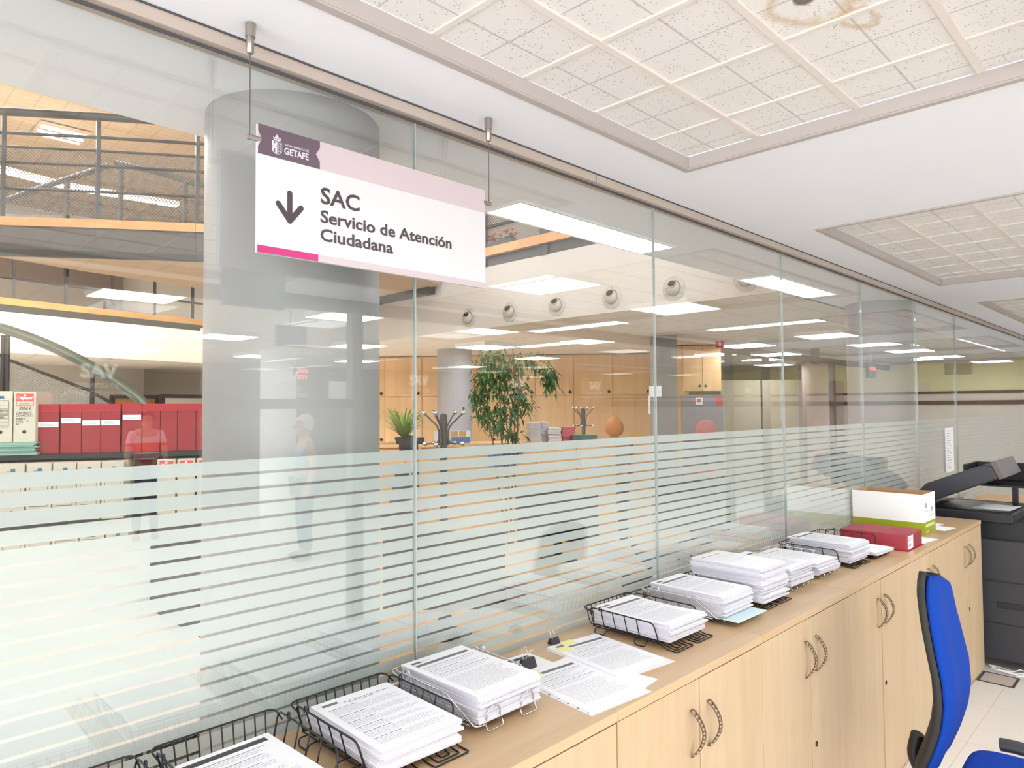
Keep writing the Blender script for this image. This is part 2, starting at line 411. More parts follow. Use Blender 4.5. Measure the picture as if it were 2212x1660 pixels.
# hall behind the camera and office beyond the atrium
struct(MB().box(-4, 17, -10, -2.06, CZ+0.04, CZ+0.16).build('ceiling_hall', M_tilefar))
struct(MB().box(5.0, 17, 2.2, 17, 2.61, 2.6118).build('ceiling_office', M_tilefar))
struct(MB().box(-4.2, -4, 1.585, 17, 0, 4.6).build('wall_light_block', M_plaster2))  # unseen wall added to hold side daylight off the atrium
struct(MB().box(1.4, 17, -10.2, -10, 0, 2.8).build('wall_rear', mat('rear_wall', (112,106,100), 0.8)))
w = MB(); w.box(16.2, 16.4, -10, 17, 2.04, 2.8, 0); w.box(16.2, 16.4, -10, 17, 0, 2.04, 1); w.box(16.17, 16.2, -10, 17, 2.0, 2.05, 2); w.box(16.17, 16.2, -10, 17, 1.78, 1.86, 2)
struct(w.build('wall_right', [mat('ochre_wall', (232,222,176), 0.8), mat('stone_wall', (224,212,198), 0.7), mat('brown_rail', (112,84,66), 0.6)]))
struct(MB().box(-4, 17, 16.8, 17, 0, 6.2).build('wall_far', mat('far_wall', (222,210,192), 0.85)))
# fascia of the upper floor facing the atrium, and its floor
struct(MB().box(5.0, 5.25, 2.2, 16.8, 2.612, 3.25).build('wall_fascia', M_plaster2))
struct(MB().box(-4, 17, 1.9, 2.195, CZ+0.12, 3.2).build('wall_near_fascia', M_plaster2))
struct(MB().box(-4, 17, 1.2, 17, 5.9, 6.0).build('ceiling_upper', M_tiletan))
struct(MB().box(5.25, 17, 2.2, 16.8, 3.15, 3.25).build('floor_upper', mat('upper_floor', (150,136,122), 0.7)))
struct(MB().box(9.0, 9.2, 2.2, 16.8, 3.25, 5.9).build('wall_upper', mat('upper_wall', (196,182,168), 0.85)))

# ------------------------------------------------------------------ glass partition
PW = 1.2153; SEAM0 = 1.2053   # a seam every panel
Z_CH = 2.587
t = MB()
y0 = G-0.024
t.box(-4, 2.005, y0, G-0.003, Z_CH, CZ-0.001); t.box(2.012, 17, y0, G-0.003, Z_CH, CZ-0.001)
t.box(-4, 17, G+0.013, G+0.034, Z_CH, CZ-0.001)
t.box(-4, 17, G-0.004, G-0.0005, Z_CH-0.008, Z_CH+0.004, 1); t.box(-4, 17, G-0.003, G+0.013, Z_CH+0.02, CZ-0.001, 1)
t.box(-4, 17, y0-0.004, y0, CZ-0.004, CZ-0.0005, 1)
struct(t.build('trim_%d' % tn, [M_alu, M_aludark])); tn += 1
plab = ['frosted-striped glass panel in front of the red boxes and the big round column',
 'glass partition panel with frosted stripes whose left edge runs down under the hanging sign',
 'glass partition panel crossed by the left end of the second long ceiling light',
 'glass partition panel left of the far round column, above the red binder',
 'glass partition panel in front of the far round column, beside the white and green carton',
 'glass partition panel with a white paper strip taped to it, behind the copier',
 'narrow far glass partition panel at the right edge of the photo, past the paper strip']
for k in range(-2, 7):
    if k < -1: continue
    xa = SEAM0+PW*(k-1)+0.002; xb = SEAM0+PW*k-0.002
    if k == 6: xb = 16.15
    if k == -1: pass
    if k < 0: continue
    if k == 0: xa = -3.9
    p = thing('glass_panel', plab[k], 'glass panel', (xa, G, 0.05), group='glass partition panels')
    MB().box(0, xb-xa, 0, 0.010, 0, Z_CH-0.055).build('pane', M_glass, p)
    f = MB(); z = 1.6517-0.05; pitch = 0.0352; sh = 0.0288
    while z > 0.05:
        f.quad((0.0008, 0.0108, z-sh), (xb-xa-0.0008, 0.0108, z-sh), (xb-xa-0.0008, 0.0108, z), (0.0008, 0.0108, z)); z -= pitch
    f.build('frosted_film', M_film, p)
    if k >= 1:
        MB().box(-0.0032, -0.0008, -0.0004, 0.0104, 0, Z_CH-0.055).build('silicone_joint', M_glassedge, p)

# ------------------------------------------------------------------ hanging sign
SX0, SX1, SZ0, SZ1, SY = 0.691, 1.378, 2.1141, 2.4005, 1.47
sg = thing('hanging_sign', 'white direction sign hung by two wires, with dark arrow and purple-grey logo block', 'sign', ((SX0+SX1)/2, SY, SZ0))
ox, oz = -(SX0+SX1)/2, -SZ0
def sp(x, z, d=0.0): return Vector((x+ox, -0.004-d, z+oz))
MB().box(SX0+ox, SX1+ox, -0.004, 0.006, 0, SZ1-SZ0).build('board', M_signwhite, sg)
hz = 2.334
b = MB()
b.quad(sp(SX0, hz, .0004), sp(SX1, hz, .0004), sp(SX1, SZ1, .0004), sp(SX0, SZ1, .0004))
b.quad(sp(0.8395, SZ0, .0004), sp(SX1, SZ0, .0004), sp(SX1, 2.1305, .0004), sp(0.8395, 2.1305, .0004))
b.build('pale_band', M_signpink, sg)
b = MB(); b.quad(sp(SX0, SZ0, .0004), sp(0.8395, SZ0, .0004), sp(0.8395, 2.1305, .0004), sp(SX0, 2.1305, .0004)); b.build('magenta_stripe', M_magenta, sg)
b = MB()
pl = [(SX0, hz), (0.843, hz), (0.843, 2.351), (0.8325, 2.3675), (0.843, 2.384), (0.843, SZ1), (SX0, SZ1), (SX0, 2.386), (0.7000, 2.3675), (SX0, 2.349)]
b.add([sp(x, z, .0009) for x, z in pl], [tuple(range(len(pl)))]); b.build('logo_block', M_signpurple, sg)
X, Z = Vector((1,0,0)), Vector((0,0,1))
b = MB()
text_mb(b, 'GETAFE', 0.021, sp(0.7525, 2.3475, .0012), X, Z, bold=0.0006, width=0.061)
text_mb(b, 'AYUNTAMIENTO DE', 0.0075, sp(0.7540, 2.3660, .0012), X, Z, bold=0.0001, width=0.0598)
b.build('logo_lettering', M_signwhite, sg)
b = MB()      # municipal arms: crown over a shield split in two
cx = 0.7353
def cq(pts, mi=0, d=.0013): b.add([sp(cx+x, 2.342+z, d) for x, z in pts], [tuple(range(len(pts)))], mi)
cq([(-.0075,.0305),(.0075,.0305),(.0095,.0385),(.0055,.0365),(.0025,.042),(.0008,.0445),(-.0008,.0445),(-.0025,.042),(-.0055,.0365),(-.0095,.0385)])
for x in (-.004, 0, .004): cq([(x-.0011,.033),(x+.0011,.033),(x,.0372)], 1, .0016)
sh = [(-.0122,.029),(.0122,.029),(.0122,.009),(.010,.004),(.005,.001),(0,0),(-.005,.001),(-.010,.004),(-.0122,.009)]
cq(sh)
cq([(.0004,.0285),(.0116,.0285),(.0116,.0092),(.0095,.0046),(.005,.0018),(.0004,.0008)], 1, .0015)
for i in range(4):
    for j in range(2):
        x = .0033+.0052*j; z = .0248-.0058*i
        cq([(x+.0019*math.cos(a*PI/4), z+.0021*math.sin(a*PI/4)) for a in range(8)], 0, .0017)
        cq([(x+.0009*math.cos(a*PI/3), z+.0011*math.sin(a*PI/3)) for a in range(6)], 1, .0019)
cq([(-.0075,.0285),(-.0045,.0285),(-.0045,.0235),(-.0075,.0235)], 1, .0016)
cq([(-.0115,.0172),(-.0095,.0172),(-.0095,.0150),(-.0115,.0150)], 1, .0016); cq([(-.0035,.0172),(-.0012,.0172),(-.0012,.0150),(-.0035,.0150)], 1, .0016)
cq([(-.0075,.0120),(-.0045,.0120),(-.0045,.0025),(-.0075,.0036)], 1, .0016)
b.build('crest', [M_signwhite, M_signpurple], sg)
b = MB()
ax = 0.7672
def cap(p, q, r, d):
    p, q = Vector(p), Vector(q); t = (q-p).normalized(); n = Vector((-t.y, t.x)); pts = []
    for i in range(9): a = PI/2+PI*i/8; pts.append(p+t*(r*math.cos(a))+n*(r*math.sin(a)))
    for i in range(9): a = -PI/2+PI*i/8; pts.append(q+t*(r*math.cos(a))+n*(r*math.sin(a)))
    b.add([sp(v.x, v.y, d) for v in pts], [tuple(range(len(pts)))])
cap((ax, 2.260), (ax, 2.205), 0.0065, .0006); cap((ax-.0278, 2.231), (ax, 2.1965), 0.0065, .0008); cap((ax+.0278, 2.231), (ax, 2.1965), 0.0065, .0010)
b.build('arrow', M_signink, sg)
b = MB()
text_mb(b, 'SAC', 0.0545, sp(0.8455, 2.2545, .0006), X, Z, width=0.107, bold=0.0011)
text_mb(b, 'Servicio de Atención', 0.0410, sp(0.8450, 2.2090, .0006), X, Z, width=0.404, bold=0.0010)
text_mb(b, 'Ciudadana', 0.0410, sp(0.8448, 2.1655, .0006), X, Z, width=0.208, bold=0.0010)
b.build('lettering', M_signink, sg)
for x in (SX0-0.017, SX1+0.019):
    s_ = 1 if x > 1 else -1
    q = MB(); q.tube([(x+ox, 0, CZ+oz-0.05), (x+ox, 0, 2.360+oz)], 0.0012, 6); q.build('wire', M_dgrey, sg)
    q = MB(); q.lathe([(0.011, -0.002), (0.011, -0.032)], (x+ox, 0, CZ+oz), 16); q.lathe([(0.0082, -0.032), (0.0082, -0.066), (0.006, -0.068)], (x+ox, 0, CZ+oz), 16)
    q.build('ceiling_pin', M_nickel, sg)
    q = MB(); q.tube([(x+ox-0.006*(-s_), 0, 2.366+oz), (x+ox-s_*0.024, -0.001, 2.366+oz)], 0.0062, 12); q.build('side_clamp', M_nickel, sg)

# ------------------------------------------------------------------ cabinets
CW = 0.8005; CX0 = 1.435
cab_lab = {-2: None,
 -1: 'beech storage cabinet under the two nearest black wire trays',
  0: 'beech two-door cabinet under the chrome tray and loose forms, nearest with its handles in view',
  1: 'beech two-door cabinet under the open wire trays left of the tall paper stack',
  2: 'beech two-door cabinet below the tallest stack of paper',
  3: 'beech two-door cabinet partly hidden by the blue chair, under the red binder',
  4: 'beech two-door end cabinet beside the black copier'}
cab_lab[-1] = 'beech two-door cabinet under the chrome tray, nearest one whose front is in view'
cab_lab[0] = 'beech two-door cabinet under the loose forms with black binder clips'
cab_lab[-2] = 'beech cabinet under the two nearest black wire trays, only its top in view'
def make_cabinet(x0, lab):
    D = 0.495; H = CT
    t = thing('storage_cabinet', lab, 'cabinet', (x0+CW/2, CF, 0), group='beech cabinets along the glass')
    h = CW/2
    q = MB(); e = 0.018
    q.box(-h+.001, -h+e, .021, D, .06, H-.0255); q.box(h-e, h-.001, .021, D, .06, H-.0255)
    q.box(-h+e, h-e, D-.012, D, .06, H-.0255); q.box(-h+e, h-e, .021, D-.012, .06, .078); q.box(-h+e, h-e, .021, D-.012, .52, .538)
    q.build('carcass', M_door, t, bevel=.001)
    MB().box(-h+.006, h-.006, .035, D, 0.0, .0605).build('plinth', M_edge, t)
    q = MB(); q.box(-h+.0008, h-.0008, 0.0, D, H-.025, H)
    q.build('top', M_top, t, bevel=.0015)
    MB().box(-h+.003, h-.003, .012, .03, H-.0285, H-.0253).build('shadow_gap', M_gap, t)
    for s in (-1, 1):
        a, b_ = (-h+.004, -.0015) if s < 0 else (.0015, h-.004)
        d = MB().box(a, b_, .002 if s > 0 else .0045, .0205, .062, H-.0295).build('door', M_door, t, bevel=.0012)
        q = MB(); xx = s*.047; z0, z1 = .778, .908; pts = []
        for i in range(13):
            u = i/12; pts.append((xx+(.012*math.sin(u*PI)-.004)*1.0, -.002-.030*math.sin(PI*u)**.85, z0+(z1-z0)*u))
        # flat bow, wider at the feet
        for j, p in enumerate(pts[:-1]):
            p2 = pts[j+1]; w1 = .0045+.0035*abs(2*j/12-1); w2 = .0045+.0035*abs(2*(j+1)/12-1)
            th = .0035
            vs = [(p[0]-w1, p[1]-th, p[2]), (p[0]+w1, p[1]-th, p[2]), (p[0]+w1, p[1]+th, p[2]), (p[0]-w1, p[1]+th, p[2]),
                  (p2[0]-w2, p2[1]-th, p2[2]), (p2[0]+w2, p2[1]-th, p2[2]), (p2[0]+w2, p2[1]+th, p2[2]), (p2[0]-w2, p2[1]+th, p2[2])]
            q.add(vs, [(0,1,5,4),(1,2,6,5),(2,3,7,6),(3,0,4,7),(3,2,1,0),(4,5,6,7)], 0, True)
        q.build('handle', M_handle, d)
        if s > 0:
            q = MB(); R = Matrix.Rotation(PI/2, 4, 'X')
            q.lathe([(0.0, .004), (.0045, .004), (.0075, .0025), (.0085, 0)], (.030, .0015, .513), 16, M=R @ Matrix.Diagonal((1, 1.35, 1, 1)))
            q.build('lock', M_rubber, d)
    return t
for k in range(-2, 5): make_cabinet(CX0+CW*k-0.0025*(k > 2), cab_lab[k])

# ------------------------------------------------------------------ wire letter trays with their stacks
TW, TD = 0.266, 0.308
def make_tray(style, lab, x0, yB=1.520, wire=None):
    blk = style == 'black'
    M = M_blackwire if blk else M_chrome
    r = .0021 if blk else .0019
    t = thing('letter_tray', lab, 'letter tray', (x0+TW/2, yB-TD/2, CT), group='wire letter trays on the cabinets')
    h = TW/2; yb = TD/2; yf = -TD/2; zt = .078; zb = .020
    q = MB()
    q.tube(fillet([(-h+.004, yb-.045, zt-.010), (-h, yb, zt), (h, yb, zt), (h-.004, yb-.045, zt-.010)], .022), r, 6)
    n = 10 if blk else 11
    for i in range(n):
        x = -h+.022+(2*h-.044)*i/(n-1)
        q.tube(fillet([(x, yb, zt), (x*.97, yb-.014, zb), (x*.97, yb-.04, zb)], .012, 3), r*.85, 5)
    q.build('back_rail', M, t)
    for s in (-1, 1):
        q = MB(); xs = s*(h-.004); xbm = s*(h-.020)
        if blk:
            q.tube(fillet([(xbm, yb-.035, zb), (xs, yb-.028, zt+.004), (xs, yf+.028, zt+.002), (xbm, yf+.020, zb), (xbm, yf+.035, zb)], .018), r*1.1, 6)
            for i in range(4):
                y = yb-.075-(TD-.14)*i/3.6
                q.tube(fillet([(xs, y, zt+.004), (xbm, y-.003, zb), (xbm-s*.02, y-.003, zb)], .010, 3), r*.9, 5)
            q.tube(fillet([(xs+s*.001, yb-.068, zt-.002), (xs+s*.001, yb-.070, zt+.013), (xs+s*.001, yb-.078, zt+.013), (xs, yb-.080, zt-.004)], .005, 3), r*.9, 5)
        else:
            q.tube(fillet([(xbm, yb-.030, zb), (xs, yb-.024, zt+.004), (xs, yf+.085, zt+.001), (xbm, yf+.002, zb-.002), (xbm-s*.03, yf, zb-.002)], .014), r*1.1, 6)
            q.tube(fillet([(xs, yb-.060, zt-.006), (xs, yb-.062, zt+.016), (xs, yb-.078, zt+.016), (xs, yb-.080, zt-.006)], .006, 3), r*.9, 5)
            for i in range(3):
                y = yb-.09-i*.055
                q.tube([(xs, y, zt+.003), (xbm, y-.012, zb)], r*.85, 5)
        q.build('side_rail', M, t)
    q = MB()
    for i in range(8):
        x = (-h+.03)+(2*h-.06)*i/7; q.tube([(x, yb-.03, zb), (x, yf+.01, zb)], r*.85, 5)
    for y in (yb-.03, 0.0, yf+.03): q.tube([(-h+.02, y, zb-.003), (h-.02, y, zb-.003)], r, 5)
    q.tube([(-h+.02, yb-.03, zb-.003), (-h+.02, yf+.02, zb-.003)], r, 5); q.tube([(h-.02, yb-.03, zb-.003), (h-.02, yf+.02, zb-.003)], r, 5)
    q.build('base_grid', M, t)
    for s in (-1, 1):
        if blk:
            q = MB()      # flat lip of nested loops lying on the cabinet top at the front
            cx = s*.062
            for k, w_ in enumerate((.048, .030, .012)):
                q.tube(fillet([(cx-w_, yf+.03, zb-.004), (cx-w_, yf-.012, r+.0005), (cx-w_, yf-.045+k*.011, r+.0005), (cx+w_, yf-.045+k*.011, r+.0005), (cx+w_, yf-.012, r+.0005), (cx+w_, yf+.03, zb-.004)], .006, 3), r*.9, 5)
            q.build('front_lip', M, t)
        else:
            q = MB(); cx = s*.058
            q.tube([(cx-.022, yf, zb-.004)]+arc((cx, yf-.002, zb+.014), (-1,0,0), (0,-.1,1), .022, 0, PI, 8)+[(cx+.022, yf, zb-.004)], r, 6)
            q.tube(fillet([(cx-.022, yf+.02, zb-.003), (cx-.022, yf, zb-.004), (cx-.022, yf-.006, r+.0005), (cx+.03, yf-.006, r+.0005), (cx+.03, yf, zb-.003), (cx+.03, yf+.02, zb-.003)], .006, 3), r*.9, 5)
            q.build('front_hoop', M, t)
        for y in (yb-.075, yf+.075):
            q = MB()
            q.tube(fillet([(s*(h-.03), y-.022, zb-.003), (s*(h+.001), y-.022, zb-.004), (s*(h+.004), y-.018, r+.0005), (s*(h+.004), y+.018, r+.0005), (s*(h+.001), y+.022, zb-.004), (s*(h-.03), y+.022, zb-.003)], .008, 3), r*.95, 5)
            q.build('foot', M, t)
    return t

def print_page(mb, w, h, style, rnd, z=0.0, O=(0,0,0)):
    """lines of print on a sheet w wide (x) and h long (head at +y); materials 0 ink, 1 light ink, 2 bar"""
    ox_, oy_, oz_ = O; zz = oz_+z
    def bar(x0, x1, y0, y1, mi, dz=.0003): mb.quad((ox_+x0, oy_+y0, zz+dz), (ox_+x1, oy_+y0, zz+dz), (ox_+x1, oy_+y1, zz+dz), (ox_+x0, oy_+y1, zz+dz), mi)
    l, r_ = -w/2+.018, w/2-.016; top = h/2
    def words(y, x0, x1, th, mi):
        x = x0
        while x < x1:
            e_ = min(x1, x+rnd.uniform(.006, .022)); bar(x, e_, y, y+th, mi); x = e_+.0028
    y = top-.022
    if style == 'form':                       # municipal form: logo, grey title bar, ruled boxes
        bar(l, l+.030, y-.006, y+.006, 2); bar(l+.032, l+.06, y, y+.002, 1)
        bar(l, r_, y-.028, y-.014, 2)
        for k in range(3): y2 = y-.045-k*.030; bar(l, r_ if k != 1 else l+.10, y2, y2+.0016, 0); [words(y2-.008-.006*j, l, r_-.02*j, .0012, 1) for j in range(3)]
        y -= .14
        while y > -top+.03:
            words(y, l, r_-rnd.uniform(0, .03), .0011, 1); y -= .0052
    elif style == 'dark':                     # black title bar
        bar(l, r_, y-.012, y+.006, 0); y -= .028
        for k in range(4): bar(l, l+.16-.02*k, y, y+.0016, 0); [words(y-.007-.006*j, l, r_-.03, .0012, 1) for j in range(3)]; y -= .032
        while y > -top+.04: words(y, l, r_-.01, .0011, 1); y -= .006
    elif style == 'letter':                   # plain letter
        bar(l, l+.040, y-.008, y+.004, 2); words(y-.012, l+.05, r_, .0022, 0); words(y-.020, l+.06, r_-.05, .0018, 0); y -= .034
        for para in range(6):
            words(y, l, l+.07, .0020, 0); y -= .007
            for j in range(rnd.randint(3, 6)): words(y, l, r_-(0 if j % 3 else .02), .0011, 1); y -= .0052
            y -= .006
            if y < -top+.03: break
    else:                                     # faint print
        words(y, l, l+.05, .002, 1); y -= .02; bar(l, r_-.03, y, y+.006, 1); y -= .02
        while y > -top+.05: words(y, l, r_-rnd.uniform(.0, .06), .001, 1); y -= rnd.choice((.006, .012, .02))
M_edges = None
def paper_edge_mat():
    M = bpy.data.materials.new('paper_stack'); M.use_nodes = True; nt = M.node_tree; b = nt.nodes['Principled BSDF']
    b.inputs['Roughness'].default_value = 0.8
    tc = nt.nodes.new('ShaderNodeTexCoord'); sp_ = nt.nodes.new('ShaderNodeSeparateXYZ'); nt.links.new(tc.outputs['Object'], sp_.inputs[0])
    n = nt.nodes.new('ShaderNodeTexNoise'); n.noise_dimensions = '1D'; n.inputs['Scale'].default_value = 900; n.inputs['Detail'].default_value = 3
    nt.links.new(sp_.outputs[2], n.inputs['W'])
    g = nt.nodes.new('ShaderNodeNewGeometry'); s2 = nt.nodes.new('ShaderNodeSeparateXYZ'); nt.links.new(g.outputs['Normal'], s2.inputs[0])
    side = mathn(nt, 'LESS_THAN', mathn(nt, 'ABSOLUTE', s2.outputs[2]), 0.5)
    mx = nt.nodes.new('ShaderNodeMix'); mx.data_type = 'RGBA'; mx.inputs[6].default_value = lin((246,245,248)); mx.inputs[7].default_value = lin((150,144,160))  # layered sheet edges, with side shading put into the lavender-grey
    nt.links.new(mathn(nt, 'MULTIPLY', side, mathn(nt, 'MULTIPLY', n.outputs[0], 1.15)), mx.inputs[0]); nt.links.new(mx.outputs[2], b.inputs['Base Color'])
    return M
M_stack = paper_edge_mat()
def make_stack(lab, cx, cy, z0, hgt, style, rz=0.0, seed=1, splay=.003, n=None, sag=.0, w=.21, l=.297, curl=0.0, cat='paper stack', group='paper stacks in the wire trays'):
    rnd = random.Random(seed)
    n = n or max(3, int(hgt/.0055))
    t = thing('paper_stack', lab, cat, (cx, cy, z0), rz, group)
    q = MB(); z = 0; NY = 10
    def hz_(y): return curl*((-y/l+.5)**2)            # front edge lifts or droops
    for i in range(n):
        th = hgt/n; dx, dy, a = rnd.uniform(-splay, splay), rnd.uniform(-splay, splay)*2.0-(.003 if i % 3 == 0 else 0), rnd.uniform(-1, 1)*splay*3.5
        if i == n-1: dx = dy = a = 0
        ca, sa = math.cos(a), math.sin(a); vs = []; fs = []
        for j in range(NY+1):
            y = -l/2+l*j/NY
            for x in (-w/2, w/2):
                for zz in (z, z+th*.985):
                    k = (zz/hgt)
                    vs.append((x*ca-y*sa+dx, x*sa+y*ca+dy, max(0, zz+hz_(y)*k-sag*(1-(2*y/l)**2)*k)))
        for j in range(NY):
            o = j*4; p = o+4
            fs += [(o, o+1, p+1, p), (o+2, p+2, p+3, o+3), (o+1, o+3, p+3, p+1), (o, p, p+2, o+2)]
        fs += [(0, 2, 3, 1), (NY*4, NY*4+1, NY*4+3, NY*4+2)]
        q.add(vs, fs); z += th
    q.build('sheets', M_stack, t)
    q = MB(); print_page(q, w, l, style, rnd)
    q.v = [(v[0], v[1], hgt*.9995+v[2]+hz_(v[1])-sag*(1-(2*v[1]/l)**2)) for v in q.v]
    # follow the curl: cut long strips are short enough along y
    q.build('print', [M_ink, M_inklight, M_inkbar], t)
    return t
ZB = CT+.0225
trays = [
 (0.205, 'black', 'black wire tray cut off at the lower left corner of the photo'),
 (0.497, 'black', 'nearest whole black wire tray, with a black-headed form, at the bottom edge'),
 (0.797, 'black', 'black wire tray holding the plain letter, left of the chrome tray'),
 (1.080, 'chrome', 'nearest chrome wire tray, between the black trays and the loose forms'),
 (1.872, 'black', 'black wire tray just beyond the loose forms with binder clips'),
 (2.215, 'chrome', 'chrome wire tray with a pale blue sheet hanging out at the front'),
 (2.490, 'black', 'black wire tray under the tallest stack of paper'),
 (2.782, 'chrome', 'chrome wire tray right behind the tallest stack of paper'),
 (3.075, 'chrome', 'second chrome wire tray beyond the tallest stack'),
 (3.405, 'black', 'black wire tray nearest before the red binder, with the high splayed stack'),
 (3.690, 'black', 'farthest black wire tray, up against the red binder')]
for x, st, lab in trays: make_tray(st, lab, x)
make_stack('few white sheets in the cut-off tray at the lower left corner', .205+TW/2, 1.34, ZB, .030, 'faint', .02, 1)
make_stack('stack topped by a form with a black title bar, in the nearest whole tray', .497+TW/2-.008, 1.318, ZB, .030, 'dark', .03, 2)
make_stack('stack of printed letters with ragged front edge, left of the chrome tray', .797+TW/2+.004, 1.335, ZB, .046, 'letter', -.03, 3, splay=.006)
make_stack('thick neat stack of forms in the nearest chrome tray', 1.080+TW/2+.004, 1.366, ZB, .062, 'form', .0, 4)
make_stack('stack with sagging middle in the black tray past the loose forms', 1.872+TW/2+.002, 1.342, ZB, .056, 'form', -.03, 5, splay=.005, sag=.005)
make_stack('stack of forms over a pale blue sheet, in the second chrome tray', 2.215+TW/2+.006, 1.352, ZB, .072, 'form', -.02, 6, splay=.006)
make_stack('tallest stack of paper, rising well above its black tray', 2.490+TW/2, 1.335, ZB, .125, 'faint', -.03, 7, splay=.007)
make_stack('stack of forms just behind the tallest stack', 2.782+TW/2, 1.352, ZB, .075, 'form', -.03, 8, splay=.006)
make_stack('low stack of blank sheets in the second chrome tray beyond the tallest stack', 3.075+TW/2, 1.352, ZB, .048, 'blank', -.05, 9, splay=.006)
make_stack('splayed high stack of forms before the red binder', 3.405+TW/2, 1.335, ZB, .085, 'form', -.04, 10, splay=.008)
make_stack('thin splayed sheaf sticking out beside the red binder', 3.690+TW/2-.02, 1.29, ZB, .016, 'blank', -.10, 11, splay=.012, n=4)

def sheet(name, lab, cat, pts, z, m_, style=None, seed=3, group=None, th=.0012, holes=False):
    """a loose sheet or sheaf given by head-left corner, head-right corner and length towards the front"""
    (ax_, ay_), (bx_, by_), L = pts
    u = Vector((bx_-ax_, by_-ay_, 0)); w_ = u.length; u.normalize(); v = Vector((u.y, -u.x, 0))   # v runs to the front
    c_ = Vector((ax_, ay_, 0))+u*(w_/2)+v*(L/2)
    t = thing(name, lab, cat, (c_.x, c_.y, z), math.atan2(u.y, u.x), group)
    MB().box(-w_/2, w_/2, -L/2, L/2, 0, th).build('sheets' if style else 'sheet', m_, t)
    if style:
        q = MB(); print_page(q, w_, L, style, random.Random(seed), th); 
        q.build('print', [M_ink, M_inklight, M_inkbar], t)
    if holes:
        q = MB()
        for k in range(9):
            y = -L/2+L*(k+.5)/9; q.lathe([(.0030, 0), (.0030, .0002)], (-w_/2+.006, y, th+.0002), 8)
        q.build('punched_holes', M_ink, t)
    return t
M_sleeve = mat('plastic_sleeve', (226,226,230), 0.2)
sheet('plastic_sleeve', 'clear punched plastic sleeve under the forms nearest the chrome tray', 'sleeve', ((1.400, 1.405), (1.628, 1.382), .322), CT+.0002, M_sleeve, holes=True, th=.0008)
sheet('form_sheaf', 'sheaf of forms held by the large binder clip, beside the chrome tray', 'form', ((1.412, 1.400), (1.622, 1.378), .297), CT+.0014, M_paper, 'form', 5, th=.004)
sheet('form_sheaf', 'printed sheaf fanned out under the clipped forms towards the cabinet edge', 'form', ((1.436, 1.372), (1.645, 1.395), .30), CT+.0012-.001, M_paper, None, 7, th=.001)
sheet('form_sheaf', 'clipped forms with two yellow notes, before the first open black tray', 'form', ((1.652, 1.485), (1.862, 1.455), .297), CT+.0012, M_paper, 'form', 9, th=.004)
sheet('plastic_sleeve', 'plastic sleeve under the forms with yellow notes', 'sleeve', ((1.640, 1.478), (1.872, 1.448), .315), CT+.0001, M_sleeve, th=.0008)
sheet('form_sheaf', 'forms with black header half hidden behind the nearest chrome tray', 'form', ((1.372, 1.520), (1.582, 1.500), .24), CT+.0006, M_paper, 'dark', 11, th=.0015)
def note(lab, x, y, rz):
    t = MB().box(-.026, .026, -.019, .019, 0, .0008).build('sticky_note', M_yellow, loc=None); t.location = (x, y, CT+.0056); t.rotation_euler = (0, 0, rz); return tag(t, lab, 'note', 'yellow sticky notes on the forms')
note('yellow sticky note on the head of the forms, nearer the black tray', 1.725, 1.462, -.14)
note('yellow sticky note at the left edge of the forms with two notes', 1.672, 1.432, -.14)
note('yellow sticky note under the large binder clip', 1.452, 1.362, -.1)
def clip(lab, x, y, rz, s=1.0, z=.0056):
    t = thing('binder_clip', lab, 'binder clip', (x, y, CT+z), rz, 'black binder clips on the forms')
    q = MB(); w_ = .021*s
    prof = [(-.014*s, 0), (.014*s, .0), (.004*s, .022*s), (-.004*s, .022*s)]
    q.prism([(p[0], p[1]) for p in prof], -w_, w_, 0, Matrix.Rotation(PI/2, 4, 'Z') @ Matrix(((1,0,0,0),(0,0,1,0),(0,1,0,0),(0,0,0,1))))
    q.build('clip_body', M_black, t, bevel=.001)
    for sd in (-1, 1):
        q = MB()
        q.tube(fillet([(-.010*s, sd*.004*s, .021*s), (-.006*s, sd*.016*s, .046*s), (.006*s, sd*.016*s, .046*s), (.010*s, sd*.004*s, .021*s)], .006*s), .0009, 5)
        q.build('wire_handle', M_chrome, t)
    return t
clip('large black binder clip on the forms beside the chrome tray', 1.485, 1.412, -.12, 1.15)
clip('small black binder clip near the glass on the forms with yellow notes', 1.690, 1.490, -.14, .85)
clip('small black binder clip partly hidden behind the chrome tray', 1.402, 1.512, -.1, .85, .0022)
sheet('blue_sheet', 'pale blue sheet under the stack in the second chrome tray', 'sheet', ((2.245, 1.44), (2.455, 1.436), .30), ZB-.0018, mat('pale_blue_paper', (206,226,230), .7), th=.0012)

# red box file lying on its side, carton, loose sheets
t = thing('box_file', 'dark red box file lying on its side before the green and white carton', 'box file', (4.15, 1.275, CT), 0)
q = MB(); q.box(-.135, .135, -.168, .165, .003, .083); q.build('box', M_red, t, bevel=.002)
q = MB(); q.box(-.138, .138, -.176, .168, 0, .003); q.build('cover_board', mat('red_edge', (178,34,44), .5), t)
q = MB(); q.box(-.120, -.03, -.1695, -.1685, .008, .074); q.build('spine_label', M_paper, t)
q = MB()
for k, (a, b_, z) in enumerate(((-.112, -.045, .06), (-.112, -.06, .05), (-.112, -.05, .028), (-.112, -.07, .022))): q.box(a, b_, -.1702, -.1696, z, z+.006)
q.build('label_print', M_inklight, t)
q = MB(); q.box(.0, .128, -.1692, -.1683, .010, .076); q.build('folded_flap', mat('red_flap', (140,44,54), .6), t)
t = thing('carton', 'open white carton with an olive green base band, beside the copier', 'carton', (4.70, 1.365, CT), 0)
q = MB(); hx, hy, H = .125, .195, .235; th = .004
def wall(q, x0, x1, y0, y1, z0, z1, mi=0): q.box(x0, x1, y0, y1, z0, z1, mi)
q = MB()
